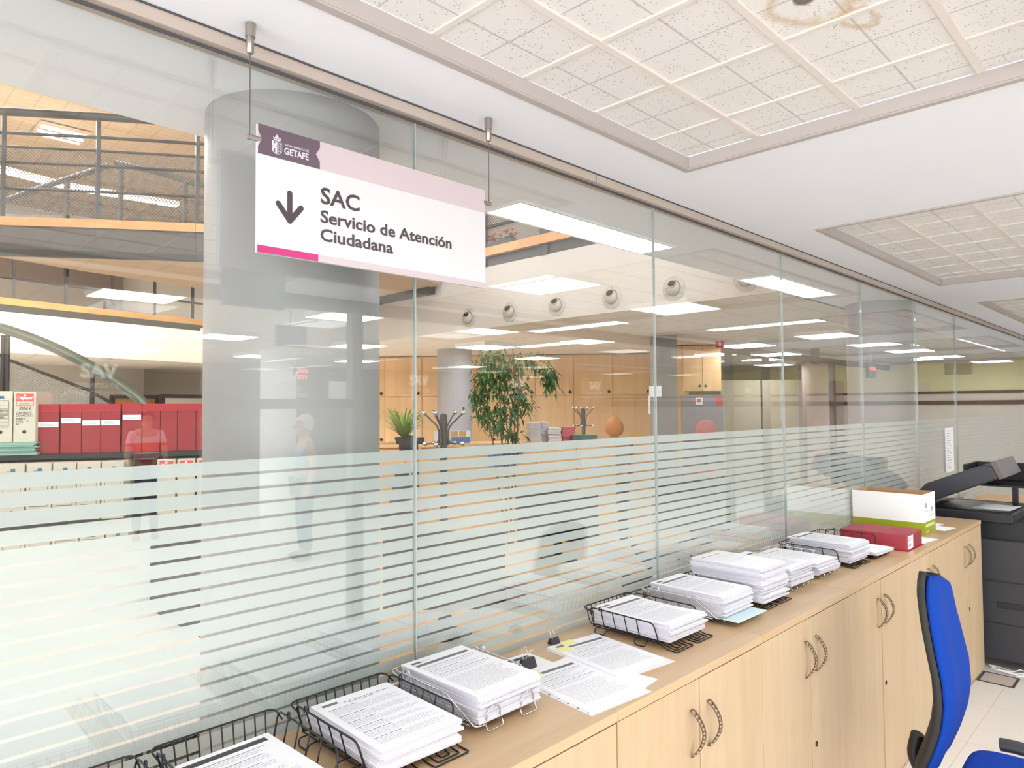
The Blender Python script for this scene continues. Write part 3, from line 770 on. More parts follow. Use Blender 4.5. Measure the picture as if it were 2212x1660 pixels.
for (x0, x1, y0, y1) in ((-hx, -hx+th, -hy, hy), (hx-th, hx, -hy, hy), (-hx+th, hx-th, -hy, -hy+th), (-hx+th, hx-th, hy-th, hy)): q.box(x0, x1, y0, y1, .072, H)
q.build('carton_walls', M_white, t)
q = MB()
for (x0, x1, y0, y1) in ((-hx-.0005, -hx+th, -hy-.0005, hy+.0005), (hx-th, hx+.0005, -hy-.0005, hy+.0005), (-hx+th, hx-th, -hy-.0005, -hy+th), (-hx+th, hx-th, hy-th, hy+.0005)): q.box(x0, x1, y0, y1, .0, .072)
q.build('green_band', M_greenband, t)
q = MB(); i_ = th+.0004
q.box(-hx+i_, -hx+i_+.001, -hy+i_, hy-i_, .01, H+.001); q.box(hx-i_-.001, hx-i_, -hy+i_, hy-i_, .01, H+.001); q.box(-hx+i_, hx-i_, hy-i_-.001, hy-i_, .01, H+.001); q.box(-hx+i_, hx-i_, -hy+i_, -hy+i_+.001, .01, H+.001); q.box(-hx+i_, hx-i_, -hy+i_, hy-i_, .004, .008)
q.build('cardboard_lining', M_card, t)
q = MB()
for k in range(7): q.box(-.095+k*.006, -.092+k*.006-(k % 2)*.001, -hy-.0012, -hy-.0004, .155, .182)
for k in range(7): q.box(.035+k*.006, .038+k*.006, -hy-.0012, -hy-.0004, .125, .15)
q.box(-.02, .07, -hy-.0012, -hy-.0004, .10, .103); q.box(-.095, -.02, -hy-.0012, -hy-.0004, .135, .137)
q.build('barcode_print', M_inklight, t)
q = MB(); q.box(-.09, .09, -hy-.0018, -hy-.0009, .042, .058); q.box(-.09, -.02, -hy-.0018, -hy-.0009, .012, .018); q.build('band_print', mat('pale_green_print', (206,212,140), .6), t)
sheet('loose_sheet', 'white sheet lying beside the carton, half under it', 'sheet', ((4.90, 1.36), (5.11, 1.34), .15), CT+.0002, M_paper, group='loose sheets by the carton')
sheet('loose_sheet', 'white slip on the cabinet edge beside the carton base', 'sheet', ((4.84, 1.22), (5.0, 1.20), .10), CT+.0002, M_paper, group='loose sheets by the carton')
sheet('loose_sheet', 'white sheet beside the end of the red box file', 'sheet', ((4.30, 1.25), (4.52, 1.22), .14), CT+.0002, M_paper, group='loose sheets by the carton')
v = at(2051, 972, 1); d = ray(2051, 972); X_ = d.x*G/d.y
t = MB().box(-.14, .14, -.0016, -.0004, -.19, .19).build('paper_strip', M_paper); t.location = (X_, G, CAM_H+d.z*G/d.y); tag(t, 'tall white strip of printed paper taped to the glass left of the copier', 'paper strip')
q = MB()
for k in range(16): q.box(-.09, .06-.03*(k % 3), -.0022, -.0017, .16-.021*k, .164-.021*k)
q.build('print', M_inklight, t)

# ------------------------------------------------------------------ copier
t = thing('copier', 'black office copier with its lid raised, past the end cabinet', 'copier', (5.95, 1.0, 0))
q = MB(); q.box(-.30, .30, -.55, .45, .06, .86); q.build('body', M_charcoal, t, bevel=.01)
q = MB(); q.box(-.303, -.298, -.55, .45, .30, .308); q.box(-.303, -.298, -.55, .45, .58, .588); q.build('drawer_gap', M_black, t)
q = MB(); q.box(-.305, -.296, -.16, .02, .41, .45); q.build('recessed_handle', M_black, t, bevel=.002)
q = MB(); q.box(-.26, .3, -.5, .45, .86, .985); q.build('paper_exit', M_black, t)
q = MB(); q.box(-.40, .30, -.10, .50, .985, 1.052); q.build('scanner_bed', M_black, t, bevel=.008)
q = MB(); q.box(-.33, .22, -.05, .36, 1.0522, 1.0535); q.build('scanner_glass', M_screen, t)
Rl = Matrix.Translation((-.04, .44, 1.062)) @ Matrix.Rotation(-.41, 4, 'X')
q = MB(); q.prism([(-.515, .012), (-.05, 0), (0, .01), (0, .085), (-.10, .128), (-.47, .128), (-.515, .10)], -.36, .24, 0, Rl @ Matrix(((0,0,1,0),(1,0,0,0),(0,1,0,0),(0,0,0,1))))
q.build('lid', mat('lid_slate', (44,45,52), .38), t, bevel=.012)
q = MB(); q.box(-.361, .241, -.55, -.515, .005, .128, 0, Rl); q.build('lid_end_cap', mat('grey_cap', (98,90,90), .5), t, bevel=.004)
q = MB(); q.box(.02, .40, -.12, .26, 1.185, 1.20); q.box(.02, .40, .245, .26, 1.20, 1.335); q.box(.385, .40, -.12, .245, 1.20, 1.335); q.box(.02, .40, -.12, -.105, 1.20, 1.25); q.build('feeder_tray', M_black, t, bevel=.004)
q = MB(); q.box(.0, .40, -.16, -.12, 1.20, 1.31); q.build('feeder_cap', mat('feeder_grey', (84,76,76), .5), t, bevel=.004)
for y in (-.13, -.03):
    q = MB(); q.prism([(.24, y), (.28, y), (.28, y+.035), (.24, y+.035)], 1.052, 1.19); q.build('tray_support', M_black, t)
for x, y in ((-.24, -.45), (-.24, .36), (.24, -.45), (.24, .36)):
    q = MB(); q.tube([(x, y-.012, .03), (x, y+.012, .03)], .03, 14); q.build('castor', M_black, t)
sheet('copied_sheet', 'white sheet lying on the copier glass under the raised lid', 'sheet', ((5.72, 1.16), (6.02, 1.14), .22), 1.0536, M_paper)
t = thing('desk', 'wood-topped desk standing behind the copier at the right edge', 'desk', (7.1, 1.0, 0))
MB().box(-.4, .8, -.8, .5, .90, .93).build('desk_top', M_oakfar, t); MB().box(-.38, -.36, -.78, .48, .0, .90).build('front_panel', mat('grey_panel', (120,112,110), .6), t); MB().box(.74, .76, -.78, .48, 0, .90).build('back_panel', mat('grey_panel2', (120,112,110), .6), t)
sheet('desk_papers', 'white papers spread on the desk behind the copier', 'paper', ((6.75, 1.35), (7.05, 1.30), .5), .9303, M_paper)
# cable and floor socket
q = MB()
for k in range(4):
    pts = [(5.62+.05*math.sin(i*.5+k), 1.06-.018*i+.02*math.sin(i*.8+2*k), .006+.004*k) for i in range(12)]
    q.tube(pts, .004, 5)
tag(q.build('cable', M_white), 'coil of white cable on the floor under the copier', 'cable')
t = thing('floor_socket', 'flush floor socket cover with a dark frame beside the end cabinet', 'floor socket', (5.43, .985, 0))
q = MB(); q.box(-.09, .09, -.085, .085, .0003, .003); q.build('cover', M_floor, t)
q = MB(); q.box(-.105, -.09, -.10, .10, .0003, .004); q.box(.09, .105, -.10, .10, .0003, .004); q.box(-.09, .09, -.10, -.085, .0003, .004); q.box(-.09, .09, .085, .10, .0003, .004); q.build('frame', M_dgrey, t)

# ------------------------------------------------------------------ blue office chair
bc = at(2014, 1500, 2.50)
face = (rt*.74-fw*.67); face.z = 0; face.normalize()
ch = thing('office_chair', 'blue fabric office chair with black frame, standing by the cabinets', 'chair', (bc.x, bc.y, 0), math.atan2(face.y, face.x))
def back_prof(z):      # forward offset of the back pad by height: lumbar bulge, top leaning back
    ks = [(.47,-.034),(.53,-.018),(.60,.008),(.68,.031),(.76,.042),(.84,.038),(.93,.022),(1.02,.007),(1.10,-.002),(1.16,-.006)]
    for (a, xa), (b_, xb) in zip(ks, ks[1:]):
        if z <= b_: return xa+(xb-xa)*(z-a)/(b_-a)
    return ks[-1][1]
def back_w(u):         # half width along the height
    return .192*(1-.28*max(0, (u-.45)/.55)**2-.25*max(0, (.25-u)/.25)**2)*min(1, (max(1e-4, 1-u)/.07)**.42, (max(1e-4, u)/.05)**.42)
def pad(x_in, x_out, infl, z0=.49, z1=1.155, k=1.0):
    q = MB(); NU, NV = 34, 16; vs = []; fs = []
    for side in (0, 1):
        for i in range(NU+1):
            u = i/NU; z = z0+(z1-z0)*u; hw = back_w(min(1, max(0, u)))*k
            for j in range(NV+1):
                s = -1+2*j/NV; y = hw*s
                edge = (1-abs(s)**4)*min(1, u/.04, (1-u)/.04)
                x = back_prof(z)+.03*(s*s)*hw/.2
                vs.append((x+(x_in if side == 0 else x_out+infl*edge), y, z))
    n = (NU+1)*(NV+1)
    for i in range(NU):
        for j in range(NV):
            a = i*(NV+1)+j; b_ = a+1; c_ = a+NV+2; d_ = a+NV+1
            fs.append((a, d_, c_, b_)); fs.append((n+a, n+b_, n+c_, n+d_))
    for i in range(NU):
        for j in (0, NV):
            a = i*(NV+1)+j; d_ = a+NV+1; fs.append((a, d_, n+d_, n+a) if j else (a, n+a, n+d_, d_))
    for j in range(NV):
        for i in (0, NU):
            a = i*(NV+1)+j; b_ = a+1; fs.append((a, b_, n+b_, n+a))
    q.add(vs, fs, 0, True); return q
pad(.0, .012, .038).build('back_cushion', M_blue, ch)
pad(-.026, -.002, 0.003, .48, 1.165, 1.03).build('back_shell', M_rubber, ch)
q = MB(); NU, NV = 22, 22; vs = []; fs = []
for side in (0, 1):
    for i in range(NU+1):
        for j in range(NV+1):
            a, b_ = -1+2*i/NU, -1+2*j/NV
            # rounded square outline
            l_ = max(abs(a), abs(b_)); e_ = (abs(a)**5+abs(b_)**5)**.2; k = l_/e_ if e_ > 1e-6 else 1
            x, y = .235*a*k, .235*b_*k
            d_ = min(1, (1-l_)/.16); z = (.44 if side == 0 else .455+.055*math.sqrt(max(0, 1-(1-d_)**2)))-.02*max(0, a-.6)
            vs.append((x+.30, y, z))
n = (NU+1)*(NV+1)
for i in range(NU):
    for j in range(NV):
        a = i*(NV+1)+j; b_, c_, d_ = a+1, a+NV+2, a+NV+1
        fs.append((a, b_, c_, d_)); fs.append((n+a, n+d_, n+c_, n+b_))
ed = [i*(NV+1) for i in range(NU+1)]+[NU*(NV+1)+j for j in range(1, NV+1)]+[i*(NV+1)+NV for i in range(NU-1, -1, -1)]+[j for j in range(NV-1, 0, -1)]
for a, b_ in zip(ed, ed[1:]+ed[:1]): fs.append((a, n+a, n+b_, b_))
q.add(vs, fs, 0, True); q.build('seat_cushion', M_blue, ch)
q = MB(); q.prism([(.30+.22*math.cos(a*PI/12)*1.0, .22*math.sin(a*PI/12)) for a in range(24)], .415, .441); q.build('seat_shell', M_black, ch)
q = MB(); q.tube(fillet([(-.050, 0, .58), (-.070, 0, .50), (-.02, 0, .405), (.20, 0, .40)], .06), .022, 10); q.build('back_bracket', M_black, ch)
q = MB(); q.box(-.052, -.022, -.035, .035, .452, .50); q.build('back_clamp', M_black, ch, bevel=.006)
q = MB(); q.tube([(-.04, 0, .475), (-.01, -.10, .462)], .010, 8, r_end=.014); q.build('lever', M_black, ch)
for s in (-1, 1):
    q = MB(); q.tube(fillet([(.22, s*.20, .42), (.24, s*.285, .43), (.27, s*.285, .485)], .04), .016, 8); q.build('arm_post', M_black, ch)
    q = MB(); q.tube([(.16, s*.285, .505), (.20, s*.285, .51), (.36, s*.285, .51), (.40, s*.285, .498)], .034, 12); q.v = [(a, b_, .505+(c_-.505)*.62) for a, b_, c_ in q.v]; q.build('armrest', M_charcoal, ch)
q = MB(); q.tube([(.29, 0, .10), (.29, 0, .415)], .026, 14); q.build('gas_column', M_black, ch)
for k in range(5):
    a = k*2*PI/5+.3
    q = MB(); q.tube([(.29, 0, .115), (.29+.29*math.cos(a), .29*math.sin(a), .075)], .026, 8, r_end=.015); l_ = q.build('base_leg', M_black, ch)
    q = MB(); p = Vector((.29+.29*math.cos(a), .29*math.sin(a), .028)); tq = Vector((-math.sin(a), math.cos(a), 0))*.022; q.tube([p-tq, p+tq], .028, 12); q.build('castor', M_black, l_)

# ------------------------------------------------------------------ ceiling lamps
def square_light(lab, x, y, z=CZ, group='square ceiling lights mirrored in the glass', m_=None):
    t = thing('square_ceiling_light', lab, 'ceiling light', (x, y, z), 0, group); h = .285
    q = MB(); q.box(-h, h, -h, h, .004, .055); q.build('housing', M_white, t)
    q = MB(); k = .16
    for (a, b_, c_, d_) in ((-h+.012, h-.012, k+.012, h-.012), (-h+.012, h-.012, -h+.012, -k-.012), (-h+.012, -k-.012, -k-.012, k+.012), (k+.012, h-.012, -k-.012, k+.012)): q.box(a, b_, c_, d_, 0, .004)
    q.box(-k, k, -k, k, 0, .004); q.build('diffuser', m_ or M_led, t)
    q = MB(); q.box(-k-.012, k+.012, -k-.012, k+.012, .0015, .0039); q.build('diffuser_groove', M_ledgap, t)
    return t
sq = [('square ceiling light mirrored large high on the big column', .16, -.10),
 ('square ceiling light whose mirror image is hidden behind the hanging sign', 1.88, -.10),
 ('square ceiling light mirrored just right of and below the hanging sign', 3.61, -.10),
 ('square ceiling light mirrored right of the row of round air nozzles', 5.33, -.10),
 ('square ceiling light mirrored just left of the far round column', 8.78, -.10),
 ('square ceiling light mirrored on the far round column', 10.50, -.10),
 ('square ceiling light mirrored across the right edge of the far round column', 12.20, -.10),
 ('square ceiling light mirrored small beyond the far round column', 14.1, -.10)]
for lab, x, y in sq: square_light(lab, x, y)
sq2 = [('square ceiling light mirrored under the landing, left of the big round column', 1.70, -2.35),
 ('square ceiling light mirrored on the right half of the big round column under the sign', 3.46, -2.35),
 ('square ceiling light mirrored below the leftmost air nozzle', 5.24, -2.35),
 ('square ceiling light of the hall mirrored above the wooden cupboards', 7.0, -2.35),
 ('square ceiling light mirrored just right of the grey pillar', 10.3, -2.35),
 ('square ceiling light mirrored second right of the grey pillar', 12.1, -2.35),
 ('square ceiling light mirrored faintly on the left edge of the big round column', 3.39, -4.85),
 ('square ceiling light mirrored faintly on the right edge of the big round column', 5.19, -4.85),
 ('square ceiling light mirrored faintly on the wooden cupboards', 8.7, -4.85),
 ('added farthest square hall light, mirrored as a sliver left on the big column', 3.2, -7.4), ('added farthest square hall light mirrored as a sliver near the red display letters', 5.0, -7.4),
 ('added farthest square hall light mirrored as a sliver by the near coat rack', 6.8, -7.4), ('added farthest square hall light mirrored as a sliver above the far coat rack', 9.4, -7.4)]  # this farthest row is added to brighten the hall
for lab, x, y in sq2: square_light(lab, x, y, CZ-.015, m_=M_ledhall)
for lab, x, y in (('added square fill light of the far office, over the front of the fridge corner', 8.6, 4.2), ('added square fill light of the far office, nearest the oak cupboards', 6.2, 6.6), ('added square fill light of the far office, in the middle', 10.4, 4.6),
    ('added square fill light of the far office, close to the glass', 10.0, 2.9), ('added square fill light of the far office, by the ochre wall', 13.4, 3.4), ('added square fill light of the far office, behind the pinkish column', 13.0, 5.8), ('added square fill light of the far office, last one before the ochre wall', 15.2, 2.7)): square_light(lab, x, y, 2.61-.056, 'added square fill lights of the far office')  # lamps added to lift the dark far office
def long_light(lab, x0, x1, y0, y1, z):
    t = thing('long_ceiling_light', lab, 'ceiling light', ((x0+x1)/2, (y0+y1)/2, z), 0, 'long ceiling lights behind the glass')
    a, b_ = (x1-x0)/2, (y1-y0)/2
    q = MB(); w_ = .014
    q.box(-a-w_, a+w_, b_, b_+w_, -.012, -.0005); q.box(-a-w_, a+w_, -b_-w_, -b_, -.012, -.0005); q.box(-a-w_, -a, -b_, b_, -.012, -.0005); q.box(a, a+w_, -b_, b_, -.012, -.0005)
    q.build('frame', M_white, t); MB().box(-a, a, -b_, b_, -.010, -.001).build('diffuser', M_led, t); return t
long_light('long ceiling light right of the hanging sign, nearest behind the glass', 2.045, 3.20, 1.965, 2.165, CZ)
long_light('long ceiling light in front of the far round column, hiding half of an air nozzle', 4.36, 5.455, 1.945, 2.165, CZ)
long_light('long ceiling light seen just under the row of air nozzles', 5.48, 5.69, 4.0, 5.18, 2.61)
long_light('long ceiling light above the ficus, lower of the two under the nozzles', 6.75, 7.0, 5.3, 6.6, 2.61)
long_light('long ceiling light just left of the far round column, seen edge on', 6.81, 7.02, 2.6, 3.79, 2.61)

# ------------------------------------------------------------------ columns
def column(lab, x, y, r, h=CZ, m_=M_column):
    q = MB(); q.lathe([(r, 0), (r, h)], (0, 0, 0), 64); t = q.build('round_column', m_); t.location = (x, y, 0); return tag(t, lab, 'column', 'round columns')
column('big pale grey round column behind the glass and the hanging sign', 1.023, 1.922, .250)
column('pale grey round column close behind the glass at the far right', 6.326, 1.915, .250)
v = at(982, 850, 10.0); column('grey round column left of the ficus, with posters in front of it', v.x, v.y, .25, 2.61)
v = at(1762, 850, 13.2); column('pinkish beige round column in the far office, left of the second column', v.x, v.y, .235, 2.61, mat('pink_column', (206,182,170), .6))
v = mir(at(602, 850, 10.5)); column('white round column of the hall mirrored as a bright band on the big column', v.x, v.y, .26, CZ+.04, M_white)

# ------------------------------------------------------------------ air nozzles in the fascia
M_noz = mat('nozzle_beige', (176,168,158), .5)
def nozzle(lab, y, z):
    t = thing('air_nozzle', lab, 'air nozzle', (5.0, y, z), 0, 'round air nozzles in the fascia')
    R = Matrix.Rotation(-PI/2, 4, 'Y')
    q = MB(); q.lathe([(.105, 0), (.105, .004), (.098, .007), (.078, .007), (.074, .010), (.070, .012), (.066, .004), (.062, .001)], (0,0,0), 36, M=R); q.build('flange', M_noz, t)
    q = MB(); q.ball((-.002, 0, 0), .060, 28); q.build('ball', M_noz, t)
    D = Vector((-.82, -.20, .50)).normalized(); Q = D.to_track_quat('Z', 'Y').to_matrix().to_4x4()
    q = MB(); q.lathe([(.036, .044), (.037, .064), (.033, .065), (.031, .046)], (-.002, 0, 0), 24, M=Q); q.build('spout', M_noz, t)
    q = MB(); q.lathe([(0, .0625), (.0325, .0625)], (-.002, 0, 0), 24, M=Q); q.build('dark_opening', M_charcoal, t)
    q = MB()
    for k in range(3):
        a = PI/2+k*2*PI/3; q.ball((-.008, .088*math.cos(a), .088*math.sin(a)), .004, 6)
    q.build('screws', M_dgrey, t); return t
for i, (y, lab) in enumerate(((5.583, 'leftmost of the round air nozzles in the white fascia'), (4.958, 'second round air nozzle from the left'), (4.332, 'middle round air nozzle of the five in full view'), (3.688, 'fourth round air nozzle from the left, left of the glass joint'),
    (3.06, 'largest round air nozzle, right of the glass joint'), (2.43, 'round air nozzle half hidden behind the second long light'))): nozzle(lab, y, 2.742)

# ------------------------------------------------------------------ landing, balcony, stair in the atrium
def uvplane(name, quads, m_, parent):
    """quads: (a, b, c, d) corners; uv in metres"""
    vs = []; fs = []; uvs = []
    for a, b_, c_, d_ in quads:
        o = len(vs); vs += [a, b_, c_, d_]; fs.append((o, o+1, o+2, o+3)); L = (Vector(b_)-Vector(a)).length
        z0 = a[2]; uvs += [(0, 0), (L, b_[2]-z0), (L, c_[2]-z0), (0, d_[2]-z0)]
    me = bpy.data.meshes.new(name); me.from_pydata([tuple(v) for v in vs], [], fs); me.materials.append(m_)
    l = me.uv_layers.new(name='uv')
    for i, lp in enumerate(me.loops): l.data[i].uv = uvs[lp.vertex_index]
    ob = bpy.data.objects.new(name, me); COL.objects.link(ob); ob.parent = parent; return ob
def along(pts, z, r, seg=8): return MB().tube([(p.x, p.y, z) for p in pts], r, seg)
def bar_line(q, pts, z0, z1, w, mi=0):
    for a, b_ in zip(pts, pts[1:]):
        d = Vector((b_.x-a.x, b_.y-a.y, 0)).normalized(); n = Vector((-d.y, d.x, 0))*w/2
        q.prism([(a.x+n.x, a.y+n.y), (a.x-n.x, a.y-n.y), (b_.x-n.x, b_.y-n.y), (b_.x+n.x, b_.y+n.y)], z0, z1, mi)
LP = [at(x, 480, d) for x, d in ((-190, 5.85), (5, 6.0), (210, 6.12), (425, 6.28), (640, 6.5), (860, 6.75))]
t = thing('landing_railing', 'dark metal railing with mesh infill on the landing at the upper left', 'railing', (LP[1].x, LP[1].y, 3.40))
def rel(pts, o): return [Vector((p.x-o[0], p.y-o[1], 0)) for p in pts]
o = (LP[1].x, LP[1].y); R = rel(LP, o)
def tubes(zs, r, nm): 
    q = MB(); q.tube([(p.x, p.y, zs) for p in R], r, 10); q.build(nm, M_rail, t)
tubes(.96, .035, 'handrail'); tubes(.775, .014, 'rail'); tubes(.655, .012, 'rail'); tubes(.52, .013, 'rail'); tubes(.29, .012, 'rail')
for p in R[1:]:
    q = MB(); q.box(p.x-.016, p.x+.016, p.y-.016, p.y+.016, -.10, .95); q.build('post', M_rail, t)
uvplane('mesh_infill', [((a.x, a.y, .07), (b_.x, b_.y, .07), (b_.x, b_.y, .64), (a.x, a.y, .64)) for a, b_ in zip(R, R[1:])], M_mesh, t)
q = MB(); bar_line(q, LP, 3.36, 3.435, .10); tag(q.build('kerb_board', M_orange), 'orange wooden kerb along the edge of the upper left landing', 'kerb board')
soff = [(p.x, p.y) for p in LP]+[(4.9, 8.6), (3.13, 8.0), (1.894, 7.773), (1.13, 7.30), (.3, 8.0)]
soff = [(p.x, p.y) for p in LP]+[(4.95, 6.0), (4.95, 8.9), (3.13, 8.0), (1.894, 7.773), (1.0, 7.50)]
struct(MB().prism(soff, 3.14, 3.355).build('floor_landing', M_tilesoff))
q = MB(); bar_line(q, LP, 3.13, 3.36, .04); q2 = MB(); bar_line(q2, LP, 3.105, 3.16, .055)
struct(q.build('trim_%d' % tn, mat('landing_fascia', (70,63,58), .5, .2))); tn += 1
struct(q2.build('trim_%d' % tn, mat('landing_lip', (38,34,32), .5, .2))); tn += 1
# far balcony
PB0, PB1 = at(0, 645, 10.05), at(437, 690, 12.76); dB = (PB1-PB0); dB.z = 0; PBl = PB0-dB*.5; PBr = PB0+dB*1.05
BL = [PBl, PB0, PBr]
q = MB(); bar_line(q, [PBl, PBr], 2.62, 3.20, .2); struct(q.build('wall_balcony', mat('cream_fascia', (238,228,212), .8)))
q = MB(); nB = Vector((-dB.y, dB.x, 0)).normalized()
bp = [PBl, PBr, PBr+nB*5, PBl+nB*5]
q.prism([(p.x, p.y) for p in bp], 2.60, 2.64); q.prism([(p.x, p.y) for p in bp], 3.2, 3.3); struct(q.build('floor_balcony', M_tilefar))
q = MB(); bar_line(q, [PBl, PBr], 3.31, 3.41, .12); tag(q.build('kerb_board', M_orange), 'orange wooden kerb of the far balcony, lower and farther than the landing', 'kerb board')
q = MB(); bar_line(q, [PBl, PBr], 3.2, 3.31, .14); struct(q.build('trim_%d' % tn, M_rail)); tn += 1
q = MB(); a, b_ = PBl+nB*3, PBr+nB*3; bar_line(q, [a, b_], 3.3, 5.2, .1); struct(q.build('wall_balcony_rear', mat('shaded_brown_rear', (120,104,92), .85)))  # shade of the unlit upper floor put into the brown
t = thing('balcony_railing', 'thin dark railing on the far balcony, half lost in shade', 'railing', (PB0.x, PB0.y, 3.41))
for k in range(7):
    p = PBl+(PBr-PBl)*(k+.5)/7-PB0; q = MB(); q.box(p.x-.02, p.x+.02, p.y-.02, p.y+.02, -.15, .95); q.build('post', M_rail, t)
for z in (.95, .62, .3):
    q = MB(); a, b_ = PBl-PB0, PBr-PB0; q.tube([(a.x, a.y, z), (b_.x, b_.y, z)], .02, 6); q.build('rail', M_rail, t)
# wall under the balcony with a doorway
q = MB(); a, b_ = PBl+nB*2.2, PBr+nB*2.2; bar_line(q, [a, b_], 0, 2.6, .1); struct(q.build('wall_lobby', mat('lobby_wall', (196,186,170), .8)))
for x, lab in ((290, 'dark framed doorway under the stair, at the left'), (395, 'pale door in a dark frame just left of the big column')):
    d_ = 13.2; v = at(x, 860, d_); t = thing('doorway', lab, 'doorway', (v.x, v.y, 0), math.atan2(dB.y, dB.x)); w_ = .42
    for s in (-1, 1): MB().box(s*w_-.03, s*w_+.03, -.06, .02, 0, 2.02).build('jamb', M_rail, t)
    MB().box(-w_-.03, w_+.03, -.06, .02, 2.0, 2.07).build('head', M_rail, t)
    MB().box(-w_+.03, w_-.03, -.03, 0, .01, 2.0).build('door_leaf', M_orange if x < 300 else M_cream, t)
# balcony edge above the nozzle fascia
t = thing('upper_railing', 'grey railing with mesh above the white fascia, seen under the long light', 'railing', (5.03, 4.4, 3.25))
q = MB(); q.box(-.03, .0, -2.1, 1.7, 0, .10); q.build('channel', M_rail, t)
for y in (-1.9, -.9, .08, .95, 1.65):
    q = MB(); q.box(-.05, -.01, y-.05, y+.05, .0, 1.05); q.build('post', M_rail, t)
for z in (.42, .75, 1.05):
    q = MB(); q.tube([(-.02, -2.1, z), (-.02, 1.7, z)], .018, 8); q.build('rail', M_rail, t)
uvplane('mesh_infill', [((0, -2.1, .2), (0, 1.7, .2), (0, 1.7, 1.0), (0, -2.1, 1.0))], M_mesh, t)
tag(MB().box(4.95, 5.12, 2.3, 6.1, 3.352, 3.44).build('kerb_board', M_orange), 'orange wooden kerb above the white fascia, under the long light', 'kerb board')
tag(MB().box(4.90, 5.0, 6.155, 8.5, 3.065, 3.24).build('steel_beam', mat('beam_grey', (72,66,64), .5, .2)), 'dark grey steel beam end peeking out below the hanging sign', 'steel beam')
t = thing('potted_flowers', 'red and green flowers in a box on the upper kerb beside the sign', 'flowers', (5.04, 5.15, 3.44))
MB().box(-.05, .05, -.22, .22, 0, .06).build('planter', M_rail, t)
q = MB(); rnd = random.Random(4)
for k in range(60):
    c_ = Vector((rnd.uniform(-.06, .06), rnd.uniform(-.24, .24), rnd.uniform(.06, .16))); q.ball(c_, .018, 6, k % 2, (1, 1, .6))
q.build('blossom', [mat('red_bloom', (190,40,50), .7), M_leaf], t)
# upper floor lamps
def strip(lab, a, b_, w_, nm='strip_lamp'):
    t = thing(nm, lab, 'lamp', tuple((a+b_)/2), math.atan2((b_-a).y, (b_-a).x)); L = (b_-a).length/2
    MB().box(-L, L, -w_, w_, .0, .06).build('housing', M_white, t); MB().box(-L+.01, L-.01, -w_+.01, w_-.01, -.008, 0).build('diffuser', M_led, t); return t
def lvl(x, y, z): d = ray(x, y); return Vector((0, 0, CAM_H))+d*((z-CAM_H)/d.z)
strip('long strip lamp glowing through the landing mesh, on the left', lvl(-30, 362, 4.9), lvl(140, 405, 4.9), .07)
strip('long strip lamp glowing through the landing mesh, on the right', lvl(150, 407, 4.9), lvl(385, 446, 4.9), .07)
v = lvl(132, 287, 5.88); t = thing('louvre_lamp', 'square louvred lamp in the tan upper ceiling, top left', 'ceiling light', v[:], -.0)
MB().box(-.32, .32, -.32, .32, -.03, .0).build('frame', M_tan, t)
for k in (-1, 0, 1): MB().box(-.29, .29, k*.2-.045, k*.2+.045, -.034, -.0302).build('lamp_tube', M_led, t)
for k in range(2): MB().box(-.29, .29, -.10+k*.2-.03, -.10+k*.2+.03, -.045, -.0302).build('louvre', M_alu, t)
# sloping braces of the upper stair
t = thing('upper_stair_rail', 'dark sloping stair rail crossing behind the landing mesh', 'stair rail', tuple(at(240, 358, 8)))
o_ = at(240, 358, 8)
for pts in (((15, 432), (120, 395), (235, 358)), ((250, 352), (340, 372), (440, 402))):
    q = MB(); q.tube([at(x, y, 8)-o_ for x, y in pts], .035, 8); q.build('handrail', M_rail, t)
for x, y in ((145, 388), (262, 356), (400, 392)):
    q = MB(); p = at(x, y, 8)-o_; q.tube([p, p-Vector((0, 0, 1.12))], .03, 8); q.build('post', M_rail, t)
# stair down at the left
P5 = lambda x, y: at(x, y, 5.5)
t = thing('staircase_rail', 'stair balustrade with thick grey-green handrail and mesh, behind the archive boxes', 'stair rail', tuple(P5(12, 880)))
o_ = P5(12, 880)
q = MB(); q.tube(fillet([P5(x, y)-o_ for x, y in ((-60, 690), (45, 722), (120, 752), (200, 793), (262, 832), (302, 862), (318, 885), (318, 960))], .3, 6), .040, 14); q.build('handrail', mat('grey_green_tube', (100,106,94), .35, .3), t)
for x, y in ((12, 725), (200, 800)):
    for s in (-5, 5) if x < 100 else (0,):
        q = MB(); p = P5(x+s, y)-o_; q.tube([p, Vector((p.x, p.y, p.z-1.3))], .016, 8); q.build('post', M_rail, t)
for dy in (62,):
    q = MB(); q.tube([P5(x, y)-o_ for x, y in ((-60, 740), (20, 778), (195, 845), (290, 900))], .012, 6); q.build('rail', M_rail, t)
uvplane('mesh_infill', [(P5(-60, 1150)-o_, P5(20, 1180)-o_, P5(20, 780)-o_, P5(-60, 742)-o_), (P5(20, 1180)-o_, P5(195, 1220)-o_, P5(195, 847)-o_, P5(20, 780)-o_), (P5(200, 1220)-o_, P5(290, 1250)-o_, P5(290, 902)-o_, P5(200, 850)-o_)], M_mesh2, t)

